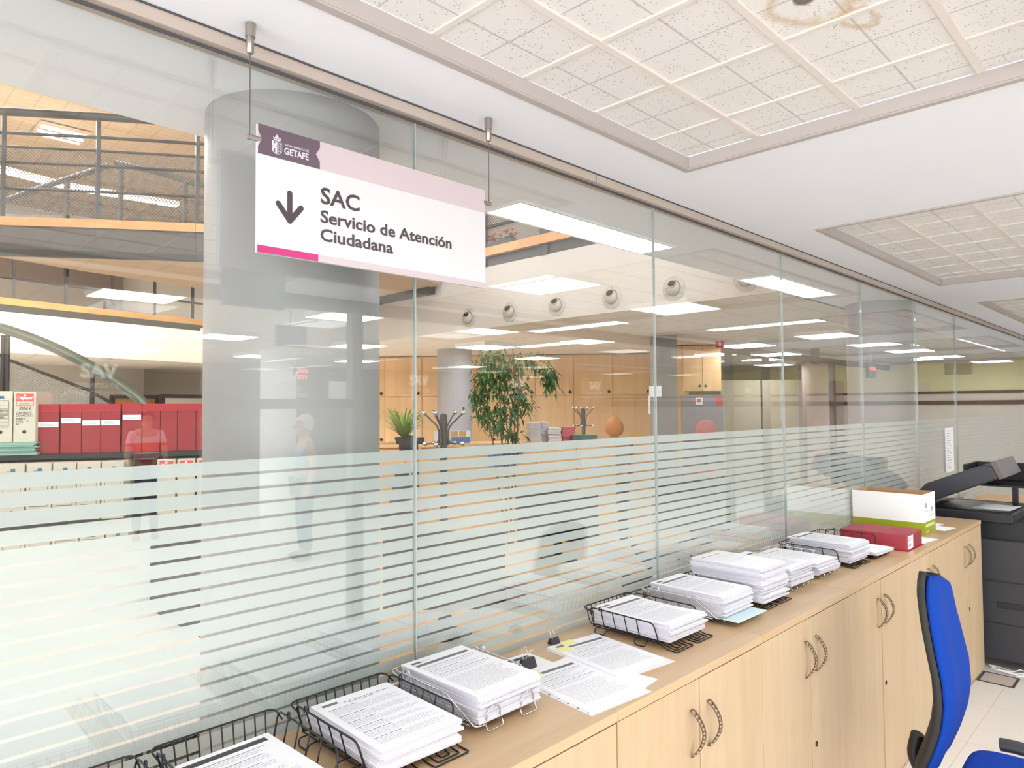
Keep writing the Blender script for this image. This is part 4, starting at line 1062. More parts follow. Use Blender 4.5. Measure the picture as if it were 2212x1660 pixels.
# ------------------------------------------------------------------ archive shelf at the left
L0, L1 = at(0, 985, 3.70), at(437, 968, 4.0); ua = L1-L0; ua.z = 0; ulen = ua.length; ua.normalize(); na = Vector((ua.y, -ua.x, 0))   # na points to the camera
rza = math.atan2(ua.y, ua.x)
def on_shelf(px, off=0.0):   # point on the shelf front line below a photo column, moved off towards the camera
    d = ray(px, 900); d2 = Vector((d.x, d.y, 0)); A = L0+na*off
    # intersect the plan ray with the shelf line
    den = d2.x*(-ua.y)+d2.y*ua.x
    s_ = (A.x*(-ua.y)+A.y*ua.x)/den
    return Vector((d2.x*s_, d2.y*s_, 0))
t = thing('archive_shelf', 'black shelf unit carrying the red and white archive boxes, at the left', 'shelf', (L0.x, L0.y, 0), rza)
x0, x1 = -.75, ulen+.30
for nm, zz in (('top_board', 1.508), ('shelf_board', 1.16), ('shelf_board', .80), ('shelf_board', .44)): MB().box(x0, x1, 0, .36, zz, zz+.028).build(nm, M_black, t)
MB().box(x0, x1, .36, .375, 0, 1.536).build('back_panel', M_black, t)
for x in (x0-.025, x1): MB().box(x, x+.025, 0, .36, 0, 1.536).build('side_panel', M_black, t)
M_boxred = mat('box_logo_red', (222,92,84), .6); M_marker = mat('marker', (60,58,62), .8)
def archive_box(lab, pxa, pxb, z0, h, kind, off=0.0, text=(), group=None):
    A, B = on_shelf(pxa, off), on_shelf(pxb, off); w_ = (B-A).length; c_ = (A+B)/2
    t = thing('archive_box', lab, 'archive box', (c_.x, c_.y, z0), rza, group)
    body = {'red': M_redbox, 'white': M_cream}[kind]
    MB().box(-w_/2, w_/2, 0, .27, 0, h).build('box', body, t, bevel=.002)
    X_, Z_ = Vector((1,0,0)), Vector((0,0,1))
    if kind == 'red':
        q = MB(); q.box(-w_/2-.001, w_/2+.001, -.002, .27, h-.040, h+.002); q.build('lid_flap', mat('lid_red', (172,36,46), .5) if 'lid_red' not in bpy.data.materials else bpy.data.materials['lid_red'], t)
        for st in text:
            q = MB(); q.box(-w_/2+.003, w_/2-.003, -.003, -.0005, st, st+.028); l_ = q.build('label_strip', M_paper, t)
            q = MB()
            for k in range(3): q.box(-w_/2+.015, w_/2-.02-.01*k, -.0036, -.0031, st+.006+.007*k, st+.008+.007*k)
            q.build('print', M_inklight, l_)
    else:
        brand = 'B' in text
        if brand:
            q = MB(); a_, b_ = -w_/2+.012, w_/2-.010
            q.box(a_, b_, -.0012, -.0004, h-.050, h-.010); q.box(a_, a_+.002, -.0012, -.0004, h-.074, h-.050); q.box(b_-.002, b_, -.0012, -.0004, h-.074, h-.050); q.box(a_, b_, -.0012, -.0004, h-.074, h-.072)
            text_mb(q, 'ARCHIVO', .011, (-.024, -.0013, h-.066), X_, Z_, width=.048)
            q.build('printed_panel', M_boxred, t)
            q = MB(); text_mb(q, 'Ofipapel', .022, (a_+.004, -.0016, h-.040), X_, Z_, width=(b_-a_)*.88, bold=.0006, shear=.15)
            q.lathe([(.006, 0), (.006, .0006)], (0, -.0013, h-.019), 10, M=Matrix.Rotation(PI/2, 4, 'X')); q.box(-.0015, .008, -.0022, -.0018, h-.020, h-.018)
            q.build('printed_name', M_paper, t)
            if 'H' in text:
                q = MB(); z = h-.094
                for s_, k in (('2022', .020), ('CAMBIOS', .014), ('DOMICILIO', .014), ('ABRIL', .013), ('DEL  1', .013), ('AL', .012)):
                    text_mb(q, s_, k*1.15, (-w_/2+.012+.012*(k > .018), -.0012, z), X_, Z_, width=min(w_*.78, len(s_)*k*.72)); z -= k*1.12
                q.build('handwriting', M_marker, t)
        else:
            q = MB(); a_, b_ = -w_/2+.016, w_/2-.016
            for (p, r_, s_, u_) in ((a_, b_, h-.052, h-.050), (a_, b_, .08, .082), (a_, a_+.0015, .08, h-.050), (b_-.0015, b_, .08, h-.05)): q.box(p, r_, -.0012, -.0004, s_, u_)
            if 'L' in text:
                for k in range(7): q.box(a_, b_, -.0012, -.0004, h-.075-.018*k, h-.074-.018*k)
                z = h-.072
                for s_ in ('20', '22', 'CAMBIOS', 'DOMICILIO', 'FEBR.', 'AL'): text_mb(q, s_, .017, (a_+.004, -.0014, z), X_, Z_, width=min(b_-a_-.008, .011*len(s_))); z -= .0185
            q.build('printed_frame', M_marker, t)
            q = MB(); q.box(-.006, .014, -.0012, -.0004, h-.040, h-.026); q.box(-.024, .016, -.0012, -.0004, h-.040, h-.038); q.build('printed_mark', mat('box_blue', (70,110,160), .6) if 'box_blue' not in bpy.data.materials else bpy.data.materials['box_blue'], t)
        if h > .24:
            q = MB(); q.lathe([(0, .0006), (.0095, .0006), (.0095, 0)], (0, 0, .055), 14, M=Matrix.Rotation(PI/2, 4, 'X')); q.build('finger_hole', M_black, t)
    return t
ZS = 1.536
reds = [(80, 128, (.145,), 'red archive box beside the white boxed files, label folded at its left'), (131, 176, (.165,), 'second red archive box from the left, label near its middle'),
 (177, 217.5, (.152,), 'third red archive box, its label level with the next box'), (218, 260, (.152,), 'fourth red archive box from the left'), (264, 306, (.180,), 'red archive box with the highest label, left of the mirrored man'),
 (308, 346, (), 'unlabelled red archive box behind the mirrored man in the striped polo shirt'), (347, 383, (), 'unlabelled red archive box just right of the mirrored man'), (384, 423, (), 'red archive box second from the big column'), (424, 470, (), 'red archive box touching the edge of the big column')]
for a, b_, tx, lab in reds: archive_box(lab, a, b_, ZS, .268, 'red', -.02, tx, 'red archive boxes on the shelf')
# mint folders under the two white boxes
A, B = on_shelf(-60), on_shelf(80); c_ = (A+B)/2
t = thing('folder_pile', 'pile of mint green folders under the two upper white archive boxes', 'folders', (c_.x, c_.y, ZS), rza)
rnd = random.Random(2); w_ = (B-A).length
for k in range(9): MB().box(-w_/2+rnd.uniform(-.012, .01), w_/2+rnd.uniform(-.012, .012), -.025+rnd.uniform(-.008, .008), .27, .0075*k, .0075*k+.0070).build('folder', M_mint, t)
archive_box('white archive box at the left photo edge with ruled handwritten label, on the green folders', -24, 26.5, ZS+.068, .272, 'white', .02, ('L',), 'upper white archive boxes')
archive_box('white archive box with red printed panel and handwriting, on the green folders', 29, 77, ZS+.068, .268, 'white', .02, ('B', 'H'), 'upper white archive boxes')
lows = [(-52, -3, (), 'lower white archive box cut off by the left photo edge'), (1, 55, (), 'leftmost whole lower white archive box under the black shelf'), (59, 113, (), 'second lower white archive box from the left'), (116, 166, (), 'third lower white archive box from the left'), (168, 218, (), 'fourth lower white archive box from the left'), (221, 269, (), 'fifth lower white archive box, with writing in its label'),
 (341, 380, ('B',), 'lower white box with red printed panel, left of three by the column'), (384, 422, ('B',), 'lower white box with red printed panel, middle of three by the column'), (426, 466, ('B',), 'lower white box with red printed panel, cut by the column edge')]
for a, b_, tx, lab in lows: archive_box(lab, a, b_, 1.188, .306, 'white', .10 if a < 300 else .03, tx, 'lower white archive boxes')
for k, (a, b_) in enumerate(((2, 57), (60, 112), (116, 172), (176, 228), (232, 280))):
    archive_box(('first', 'second', 'third', 'fourth', 'fifth')[k]+' white archive box from the left on the shelf behind the frosted stripes', a, b_, .828, .306, 'white', .10, (), 'lowest white archive boxes')

# ------------------------------------------------------------------ office behind the glass
# wooden cupboards along the far side
W0, W1 = at(752, 860, 11.2), at(1408, 860, 10.8); uw = W1-W0; uw.z = 0; lw = uw.length; uw.normalize(); rzw = math.atan2(uw.y, uw.x)
NC = 4; cwid = lw/NC
cupl = ['tall oak cupboard wall unit partly behind the big round column', 'tall oak cupboard unit behind the grey column and the ficus', 'tall oak cupboard unit right of the ficus', 'tall oak cupboard unit farthest right, beside the grey pillar']
for k in range(NC):
    p = W0+uw*(cwid*(k+.5))
    t = thing('oak_cupboard', cupl[k], 'cupboard', (p.x, p.y, 0), rzw, 'oak cupboards along the far side')
    h = cwid/2
    MB().box(-h, h, .02, .5, 0, 2.60).build('carcass', M_oakfar, t)
    for i in range(2):
        for z0, z1 in ((.08, 1.955), (1.97, 2.585)):
            a, b_ = (-h+.006, -.004) if i == 0 else (.004, h-.006)
            d = MB().box(a, b_, 0, .02, z0, z1).build('door', M_oakfar, t)
            q = MB(); q.ball((b_-.05, -.02, z0+.045 if z0 > 1 else 1.28), .024, 10); q.build('knob', M_black, d)
v = at(1434, 850, 8.3); t = MB().box(-.14, .14, -.14, .14, 0, 2.61).build('square_pillar', mat('pillar_grey', (142,136,134), .6)); t.location = (v.x, v.y, 0); t.rotation_euler = (0, 0, rzw); tag(t, 'grey square pillar right of the oak cupboards, with a white notice', 'pillar')
def flat(name, lab, cat, px, py, d, w, h, m_, rz=None, parts=(), th=.01):
    """an upright board standing at a place, facing the glass"""
    v = at(px, py, d); r_ = math.atan2(rt.y, rt.x) if rz is None else rz
    t = thing(name, lab, cat, v[:], r_)
    MB().box(-w/2, w/2, 0, th, -h/2, h/2).build('panel', m_, t)
    for nm, (x0, x1, z0, z1), mm in parts: MB().box(x0*w, x1*w, -.003, -.0005, z0*h, z1*h).build(nm, mm, t)
    return t
flat('notice_sheet', 'white notice taped to the grey pillar beside the glass joint', 'notice', 1416, 846, 8.1, .145, .12, M_paper)
flat('notice_sheet', 'narrow tall white notice lower on the grey pillar', 'notice', 1403, 875, 8.1, .022, .21, M_paper)
# wood panel, upper cupboard, fridge
v = at(1472, 850, 9.5); t = MB().box(-.10, .10, 0, .3, 0, 2.60).build('wood_panel', M_oakfar); t.location = (v.x, v.y, 0); t.rotation_euler = (0, 0, rzw); tag(t, 'narrow oak panel right of the grey pillar', 'panel')
v = at(1518, 850, 9.4); t = thing('overhead_cupboard', 'light oak wall cupboard above the grey fridge', 'cupboard', (v.x, v.y, 1.98), rzw)
MB().box(-.25, .25, .02, .5, 0, .62).build('carcass', M_oakfar, t)
for s in (-1, 1):
    d = MB().box(min(s*.003, s*.247), max(s*.003, s*.247), 0, .02, .005, .615).build('door', M_oakfar, t); q = MB(); q.ball((s*.04, -.015, .07), .018, 8); q.build('knob', M_black, d)
t = thing('fridge', 'grey fridge under the oak wall cupboard', 'fridge', (v.x, v.y, 0), rzw)
MB().box(-.27, .27, .03, .5, 0, 1.93).build('body', mat('fridge_grey', (158,150,152), .4, .2), t); MB().box(-.265, .265, 0, .03, .06, 1.30).build('door', mat('fridge_door', (150,142,146), .35, .2), t); MB().box(-.265, .265, 0, .03, 1.32, 1.92).build('door', bpy.data.materials['fridge_door'], t)
flat('fire_sign', 'red fire extinguisher sign hung high, right of the wooden cupboards', 'sign', 1555, 742, 9.0, .105, .115, mat('sign_red', (216,66,60), .5), parts=[('extinguisher_symbol', (-.12, .12, -.32, .15), M_paper), ('extinguisher_hose', (-.25, -.02, .16, .26), M_paper)])
for x_, z_, w_, h_, lab, mm in ((-.05, 1.845, .115, .115, 'white safety sign with a red outline on the fridge front', M_paper), (.215, 1.84, .07, .11, 'small red safety sign right of the white one on the fridge', M_boxred)):
    p = Vector((v.x, v.y, z_))+Matrix.Rotation(rzw, 3, 'Z') @ Vector((x_, -.002, 0))
    t = thing('safety_sign', lab, 'sign', p[:], rzw); MB().box(-w_/2, w_/2, -.001, .0015, -h_/2, h_/2).build('panel', M_boxred if x_ < 0 else mm, t)
    if x_ < 0:
        MB().box(-w_*.42, w_*.42, -.002, -.0012, -h_*.42, h_*.42).build('white_field', M_paper, t); MB().box(-w_*.25, w_*.25, -.003, -.0022, -h_*.1, h_*.3).build('red_block', M_boxred, t)
v = at(1525, 930, 8.0); t = thing('round_back_chair', 'dusty pink chair with a round back in front of the fridge', 'chair', (v.x, v.y, 0), math.atan2(rt.y, rt.x))
mp_ = mat('dusty_pink', (196,120,118), .7)
q = MB(); q.lathe([(0, -.02), (.11, -.018), (.125, 0), (.11, .018), (0, .02)], (0, 0, v.z), 28, M=Matrix.Rotation(PI/2, 4, 'X')); q.build('backrest', mp_, t)
q = MB(); q.lathe([(0, .0), (.2, .0), (.21, .03), (.2, .06), (0, .06)], (0, -.12, 1.0), 24); q.build('seat', mp_, t)
q = MB(); q.tube([(0, .02, v.z), (0, .0, 1.0)], .015, 8); q.build('back_post', M_dgrey, t)
for sx in (-1, 1):
    for sy in (-1, 1): q = MB(); q.tube([(sx*.12, -.12+sy*.12, 1.0), (sx*.18, -.12+sy*.18, 0)], .015, 8); q.build('leg', M_dgrey, t)
# low cabinet run, with the things on it
Q0, Q1 = at(800, 960, 6.6), at(1330, 955, 6.9); uq = Q1-Q0; uq.z = 0; lq = uq.length; uq.normalize(); rzq = math.atan2(uq.y, uq.x)
ZL = 1.43
for k in range(3):
    p = Q0+uq*(lq/3*(k+.5)); t = thing('low_cupboard', ('wooden cupboard behind the stripes under the spider plant', 'wooden cupboard behind the stripes under the ficus', 'wooden cupboard behind the stripes under the stacked papers')[k], 'cupboard', (p.x, p.y, 0), rzq, 'wooden cupboards behind the frosted stripes')
    h = lq/6; MB().box(-h, h, .02, .42, 0, ZL-.03).build('carcass', M_oakfar, t); MB().box(-h, h, -.01, .43, ZL-.03, ZL).build('top', M_oakfar, t)
    for s in (-1, 1): MB().box(min(s*.004, s*(h-.005)), max(s*.004, s*(h-.005)), 0, .02, .08, ZL-.05).build('door', M_oakfar, t)
def on_low(px, off=.15):
    d = ray(px, 900); den = d.x*(-uq.y)+d.y*uq.x; A = Q0+Vector((-uq.y, uq.x, 0))*off; s_ = (A.x*(-uq.y)+A.y*uq.x)/den
    return Vector((d.x*s_, d.y*s_, ZL))
def leaf(q, p, d, up_, L, w, mi=0, droop=.3):
    d = d.normalized(); s_ = d.cross(up_); s_ = s_.normalized() if s_.length > 1e-4 else Vector((1,0,0)); n_ = s_.cross(d)
    a = p; b_ = p+d*L*.45-n_*0; c_ = p+d*L-Vector((0,0,droop*L))
    q.add([a, b_+s_*w/2-n_*w*.1, c_, b_-s_*w/2-n_*w*.1], [(0,1,2), (0,2,3)], mi)
rnd = random.Random(11)
v = on_low(1100, -.42); v.z = 0
t = thing('ficus', 'tall ficus with thin stems and drooping leaves, in front of the oak cupboards', 'plant', v[:])
q = MB(); q.lathe([(.10, 0), (.13, .02), (.15, .2), (.155, .22), (.14, .22), (.13, .19), (0, .19)], (0,0,0), 24); q.build('pot', M_pot, t)
stems = []; q = MB()
CR = Vector((rt.x, rt.y, 0)).normalized(); CD = Vector((fw.x, fw.y, 0)).normalized()
for k in range(5):
    a = rnd.uniform(0, 6.28); b0 = Vector((.03*math.cos(a), .03*math.sin(a), .2)); pts = [b0]
    tx = (-.28, -.14, .02, .08, -.05)[k]; hh = (1.85, 2.0, 2.1, 2.05, 1.9)[k]
    for i in range(1, 7): pts.append(CR*(tx*i/6*rnd.uniform(.8, 1.1)+rnd.uniform(-.02, .02)+.02)+CD*rnd.uniform(-.06, .06)*i/6+Vector((0, 0, .2+hh*i/6)))
    q.tube(pts, .011, 6, r_end=.005); stems.append(pts)
br = [stems[3][-1], stems[3][-1]+CR*.12+Vector((0,0,.0)), stems[3][-1]+CR*.30-Vector((0,0,.10)), stems[3][-1]+CR*.40-Vector((0,0,.20))]
q.tube(br, .006, 5, r_end=.003); q.build('stem', M_stem, t)
q = MB()
def cluster(c_, R_, n, flat_=.5):
    for _ in range(n):
        p = c_+Vector((rnd.gauss(0, R_.x), rnd.gauss(0, R_.y), rnd.gauss(0, R_.z)))
        d = Vector((rnd.uniform(-1, 1), rnd.uniform(-1, 1), rnd.uniform(-1.3, .1)))
        leaf(q, p, d, Vector((rnd.uniform(-.4,.4), rnd.uniform(-.4,.4), 1)), rnd.uniform(.055, .095), rnd.uniform(.018, .030), 0)
def cl(px, py, sx, sz, n):
    p = Vector((0,0,CAM_H))+ray(px, py)*((Vector((v.x, v.y, 0)).dot(CD))/Vector((ray(px, py).x, ray(px, py).y, 0)).dot(CD))-v
    cluster(p, Vector((sx, sx, sz)), n)
for a in ((1060, 775, .07, .05, 90), (1095, 790, .09, .06, 120), (1140, 778, .06, .04, 60), (1045, 820, .05, .08, 110), (1035, 860, .045, .07, 100), (1050, 895, .05, .05, 80), (1085, 850, .05, .06, 60), (1120, 850, .06, .06, 90), (1095, 890, .07, .04, 90), (1130, 880, .05, .04, 50),
          (1075, 920, .05, .03, 50), (1105, 935, .05, .04, 60), (1110, 965, .05, .02, 40), (1185, 810, .035, .05, 110), (1190, 830, .03, .03, 40), (1160, 795, .03, .02, 14), (1085, 815, .05, .05, 50)): cl(*a)
q.build('foliage', M_leaf, t)
v = on_low(872, .15); t = thing('spider_plant', 'spider plant with long arching pale leaves on the low wooden cupboard', 'plant', v[:])
q = MB(); q.lathe([(.07, 0), (.09, .06), (.085, .06), (0, .05)], (0,0,0), 20); q.build('pot', M_black, t)
q = MB()
for k in range(150):
    a = rnd.uniform(0, 6.28); o_ = Vector((math.cos(a), math.sin(a), 0)); L = rnd.uniform(.24, .52); hgt = rnd.uniform(.10, .30); pts = []
    for i in range(6): u = i/5; pts.append(o_*(L*u*.8)+Vector((0, 0, .05+hgt*math.sin(u*2.3))))
    s_ = Vector((-o_.y, o_.x, 0))*.009
    for i in range(5): k1 = 1-i/5.2; k2 = 1-(i+1)/5.2; q.add([pts[i]+s_*k1, pts[i]-s_*k1, pts[i+1]-s_*k2, pts[i+1]+s_*k2], [(0,1,2,3)])
q.build('foliage', M_leaf2, t)
def block(name, lab, cat, px, w, d_, z0, h, m_, off=.1, n=1, group=None, z_abs=None):
    v = on_low(px, off); t = thing(name, lab, cat, (v.x, v.y, ZL+z0), rzq, group)
    for k in range(n):
        j = rnd.uniform(-.006, .006) if n > 1 else 0
        MB().box(-w/2+j, w/2+j, j, d_+j, h*k/n, h*(k+.92)/n if n > 1 else h).build('sheets' if n > 1 else 'box', m_, t, bevel=.002)
    return t
M_papgrey = mat('paper_grey', (212,206,210), .8)
block('paper_pile', 'tall pile of papers left on the low cupboard right of the ficus', 'paper pile', 1158, .115, .28, 0, .19, M_papgrey, n=14, group='paper piles on the low cupboard')
block('paper_pile', 'pile of papers topped with loose sheets, middle of three', 'paper pile', 1178, .07, .25, 0, .20, M_papgrey, off=.2, n=12, group='paper piles on the low cupboard')
block('paper_pile', 'lower grey pile of papers beside the red folders', 'paper pile', 1198, .13, .25, 0, .14, M_papgrey, n=9, group='paper piles on the low cupboard')
block('folder_pile', 'pile of faded red folders right of the paper piles', 'folders', 1229, .13, .25, 0, .145, mat('faded_red', (196,108,112), .7), off=.2, n=7)
block('storage_box', 'dark green box with a white label right of the red folders', 'box', 1264, .24, .2, 0, .065, mat('dark_green_box', (70,104,98), .6), off=.05)
block('tissue_box', 'navy blue box beside the spider plant', 'box', 909, .065, .08, 0, .06, mat('navy_box', (52,50,88), .6), off=.02)
block('blue_folder', 'lilac blue folder standing behind the frosted stripes', 'folder', 1085, .26, .04, -.20, .12, mat('lilac_blue', (120,132,190), .6), off=-.3)
# posters before the grey column
def poster(lab, px, w, h, m_, parts=()):
    v = on_low(px, .03); t = thing('poster', lab, 'poster', (v.x, v.y, ZL+h/2), rzq)
    MB().box(-w/2, w/2, 0, .008, -h/2, h/2).build('panel', m_, t)
    for nm, (x0, x1, z0, z1), mm in parts: MB().box(x0*w, x1*w, -.003, -.0005, z0*h, z1*h).build(nm, mm, t)
poster('poster with two landscape pictures over a blue city band, right of the coat rack', 995, .19, .125, M_paper, [('picture', (-.48, -.12, .05, .46), mat('poster_tan', (196,158,112), .7)), ('picture', (-.08, .28, .05, .46), mat('poster_ochre', (206,166,96), .7)), ('city_band', (-.48, .48, -.46, .0), mat('poster_blue', (96,124,180), .7))])
poster('pale printed poster left of the coat rack stem', 945, .07, .125, M_papgrey)
# coat racks
def coat_rack(lab, px, top, d, s=1.0, up_n=4):
    v = at(px, top, d); t = thing('coat_rack', lab, 'coat rack', (v.x, v.y, 0), math.atan2(rt.y, rt.x)); zt = v.z
    q = MB(); q.tube([(0, 0, .03), (0, 0, zt-.005)], .024*s, 14); q.lathe([(.025*s, zt-.01), (.012, zt+.003), (0, zt+.004)], (0,0,0), 14); q.build('stem', M_dgrey, t)
    q = MB(); q.lathe([(.22, 0), (.22, .02), (.03, .05), (.03, .06)], (0,0,0), 28); q.build('base', M_dgrey, t)
    for k, a in enumerate((0.05, 1.05, 2.2, 3.1, 4.4)):
        c_, s_ = math.cos(a), math.sin(a)
        q = MB(); q.tube(fillet([(c_*.03*s, s_*.03*s, zt-.20), (c_*.03*s, s_*.03*s, zt-.085), (c_*.125*s, s_*.125*s, zt+.005)], .04), .0055*s, 7); h_ = q.build('hook', M_dgrey, t)
        q = MB(); q.ball((c_*.128*s, s_*.128*s, zt+.008), .0165*s, 14); q.build('chrome_ball', M_chrome, h_)
        q = MB(); q.tube(fillet([(c_*.03*s, s_*.03*s, zt-.10), (c_*.03*s, s_*.03*s, zt-.188), (c_*.115*s, s_*.115*s, zt-.192)], .05), .005*s, 7); h_ = q.build('lower_hook', M_dgrey, t)
        q = MB(); q.ball((c_*.12*s, s_*.12*s, zt-.192), .0165*s, 14); q.build('chrome_ball', M_chrome, h_)
    return t
coat_rack('dark coat rack with chrome ball hooks, near and large, beside the glass joint', 958, 895, 4.5)
coat_rack('smaller far coat rack with ball hooks in front of the oak cupboards', 1260, 883, 7.7, .9)
# desk things hidden low behind the stripes
t = thing('desk', 'white office desk low behind the frosted stripes at the left', 'desk', (-.08, 2.97, 0), 0)
MB().box(-1.28, 1.28, -.72, .73, .77, .80).build('desk_top', M_white, t)
for x, y in ((-1.2, -.65), (1.2, -.65), (-1.2, .65), (1.2, .65)): MB().box(x-.03, x+.03, y-.03, y+.03, 0, .77).build('leg', M_dgrey, t)
MB().box(-1.28, 1.28, .71, .73, .80, 1.16).build('screen_panel', M_white, t)
t = thing('printer', 'black floor-standing printer seen in slits between the stripes, left of the big column', 'printer', (1.43, 3.5, 0), 0)
MB().box(-.2, .25, -.28, .3, 0.02, .92).build('body', M_black, t, bevel=.01); MB().box(-.15, .2, -.34, -.28, .55, .58).build('paper_tray', M_charcoal, t); MB().box(-.2, .25, -.28, .27, .92, .97).build('lid', M_charcoal, t)
sheet('leaflet', 'red printed leaflet on the white desk behind the stripes', 'leaflet', ((.02, 2.62), (.16, 2.60), .12), .8005, mat('leaflet_red', (214,70,72), .7))
sheet('leaflet', 'pink leaflet on the white desk behind the stripes', 'leaflet', ((.24, 2.78), (.40, 2.76), .12), .8005, mat('leaflet_pink', (226,150,190), .7))
for k, (px, py, d, lab, col) in enumerate(((960, 1240, 3.1, 'black office monitor behind the stripes below the coat rack', (30,30,32)), (1205, 1130, 4.65, 'dark monitor behind the stripes below the paper piles', (36,34,34)), (1500, 1120, 5.2, 'dark monitor behind the stripes at the right', (34,34,38)))):
    v = at(px, py, d); t = thing('monitor', lab, 'monitor', (v.x, v.y, .76), math.atan2(rt.y, rt.x), 'monitors behind the frosted stripes')
    MB().box(-.27, .27, -.015, .02, .12, .46).build('screen', M_screen, t); q = MB(); q.tube([(0, .01, .01), (0, .02, .3)], .03, 8); q.build('stand', M_black, t); MB().box(-.12, .12, -.08, .10, 0, .012).build('foot', M_black, t)
for k, (px, d, lab) in enumerate(((960, 3.15, 'oak desk behind the stripes below the coat rack'), (1215, 4.75, 'oak desk behind the stripes below the paper piles'), (1510, 5.35, 'oak desk behind the stripes right of the second glass joint'))):
    v = at(px, 1000, d); t = thing('desk', lab, 'desk', (v.x, v.y, 0), math.atan2(rt.y, rt.x), 'oak desks behind the frosted stripes')
    MB().box(-.5, .5, -.40, .35, .73, .757).build('desk_top', M_oakfar, t)
    for x in (-.48, .44): MB().box(x, x+.04, -.36, .3, 0, .73).build('panel_leg', M_dgrey, t)
t = flat('monitor', 'dark wall monitor on the ochre wall at the far right', 'monitor', 2070, 795, 16.185/ray(2070, 795).x, .48, .27, M_screen, rz=-PI/2)
flat('notice_sheet', 'pale notice on the ochre wall at the far right', 'notice', 2000, 836, 16.185/ray(2000, 836).x, .16, .16, M_papgrey, rz=-PI/2)
v = at(1806, 850, 13.4); t = MB().box(-.15, .15, 0, .2, 0, 2.25).build('brown_panel', mat('brown_panel', (116,88,72), .6)); t.location = (v.x, v.y, 0); t.rotation_euler = (0, 0, math.atan2(rt.y, rt.x)); tag(t, 'dark brown panel right of the pinkish column', 'panel')
for px, lab in ((1600, 'beige office screen left of the pinkish column'), (1690, 'beige office screen nearer the pinkish column')):
    v = at(px, 850, 14.0); t = MB().box(-.40, .40, 0, .05, 0, 2.3).build('office_screen', mat('beige_screen', (212,198,170), .8) if 'beige_screen' not in bpy.data.materials else bpy.data.materials['beige_screen']); t.location = (v.x, v.y, 0); t.rotation_euler = (0, 0, math.atan2(rt.y, rt.x)); tag(t, lab, 'screen')

# ------------------------------------------------------------------ room side mirrored in the glass
YR = 2*G-4.74
t = MB(); t.box(-4, 17, YR-.04, YR+.04, 1.772, 1.845); t.box(-4, 17, YR-.04, YR+.04, CZ-.10, CZ)
struct(t.build('trim_%d' % tn, M_dgrey)); tn += 1
for k, xr in enumerate((.642, 1.933, 2.182, 2.469, 2.747)):
    struct(MB().box(xr*4.74-.05, xr*4.74+.05, YR-.045, YR+.045, 0, CZ-.10).build('trim_%d' % tn, mat('post_grey', (128,118,110), .5) if 'post_grey' not in bpy.data.materials else bpy.data.materials['post_grey'])); tn += 1
ordn = ('first', 'second', 'third', 'fourth', 'fifth', 'sixth', 'seventh', 'eighth')
for k in range(8):
    xc = 1.247+PW*k
    t = thing('lettered_glass', 'glass panel lettered SAV, mirrored in the partition, %s from the left' % ordn[k], 'glass panel', (xc, YR, 0), 0, 'lettered glass panels of the hall')
    MB().box(-PW/2+.002, PW/2-.002, -.003, .003, 0, 1.772).build('lower_pane', M_glass, t)
    MB().box(-PW/2+.002, PW/2-.002, -.003, .003, 1.845, CZ-.10).build('upper_pane', M_glass, t)
    q = MB(); Xn = Vector((1, 0, 0))     # reads correctly from the hall and, mirrored, in the partition
    text_mb(q, 'SAV', .112, (-.098, -.0045, 1.972), Xn, Vector((0, 0, 1)), width=.205, bold=.006)
    text_mb(q, 'SERVICIO DE', .046, (-.118, -.0045, 1.905), Xn, Vector((0, 0, 1)), width=.236)
    text_mb(q, 'ATENCIÓN VECINAL', .046, (-.185, -.0045, 1.858), Xn, Vector((0, 0, 1)), width=.37)
    q.build('vinyl_lettering', M_vinyl, t)
def hung(lab, px, py, d, w, h, red=None, yaw=0.0):
    v = mir(at(px, py, d)); t = thing('hanging_display', lab, 'display', v[:], yaw, 'hanging displays mirrored in the glass')
    MB().box(-w/2, w/2, -.03, .03, -h/2, h/2).build('case', M_charcoal, t, bevel=.004)
    q = MB(); q.tube([(0, 0, h/2), (0, 0, CZ-v.z)], .012, 8); q.build('hanging_rod', M_nickel, t)
    if red:
        q = MB(); z = 0
        for s_ in red: text_mb(q, s_, .07, (-w*.34, .032, z), Vector((1, 0, 0)), Vector((0, 0, 1)), width=w*.68, bold=.003); z -= .085
        q.v = [(-a if False else a, b_, c_) for a, b_, c_ in q.v]
        q.build('red_digits', emit('red_led', (255,60,70), 5) if 'red_led' not in bpy.data.materials else bpy.data.materials['red_led'], t)
hung('dark hanging display mirrored on the upper middle of the big column', 550, 622, 3.6, .32, .20)
hung('smaller dark hanging display mirrored below it on the big column', 630, 727, 6.0, .27, .18)
hung('dark display with red letters mirrored on the big column, above the woman', 653, 806, 9.4, .22, .17, ('DES', 'ETY'))
hung('dark hanging display mirrored left of the third glass joint', 1636, 756, 9.0, .22, .22)
hung('dark hanging display mirrored right of the third glass joint', 1762, 770, 10.5, .18, .24)
hung('dark display with a red number mirrored on the far round column', 1882, 800, 11.5, .34, .26, ('0000',))
flat_ = at(732, 843, 9.0); v = mir(flat_); t = MB().box(-.14, .14, -.003, .003, -.11, .11).build('notice_sheet', M_paper); t.location = v; tag(t, 'white notice mirrored on the right part of the big column', 'notice')

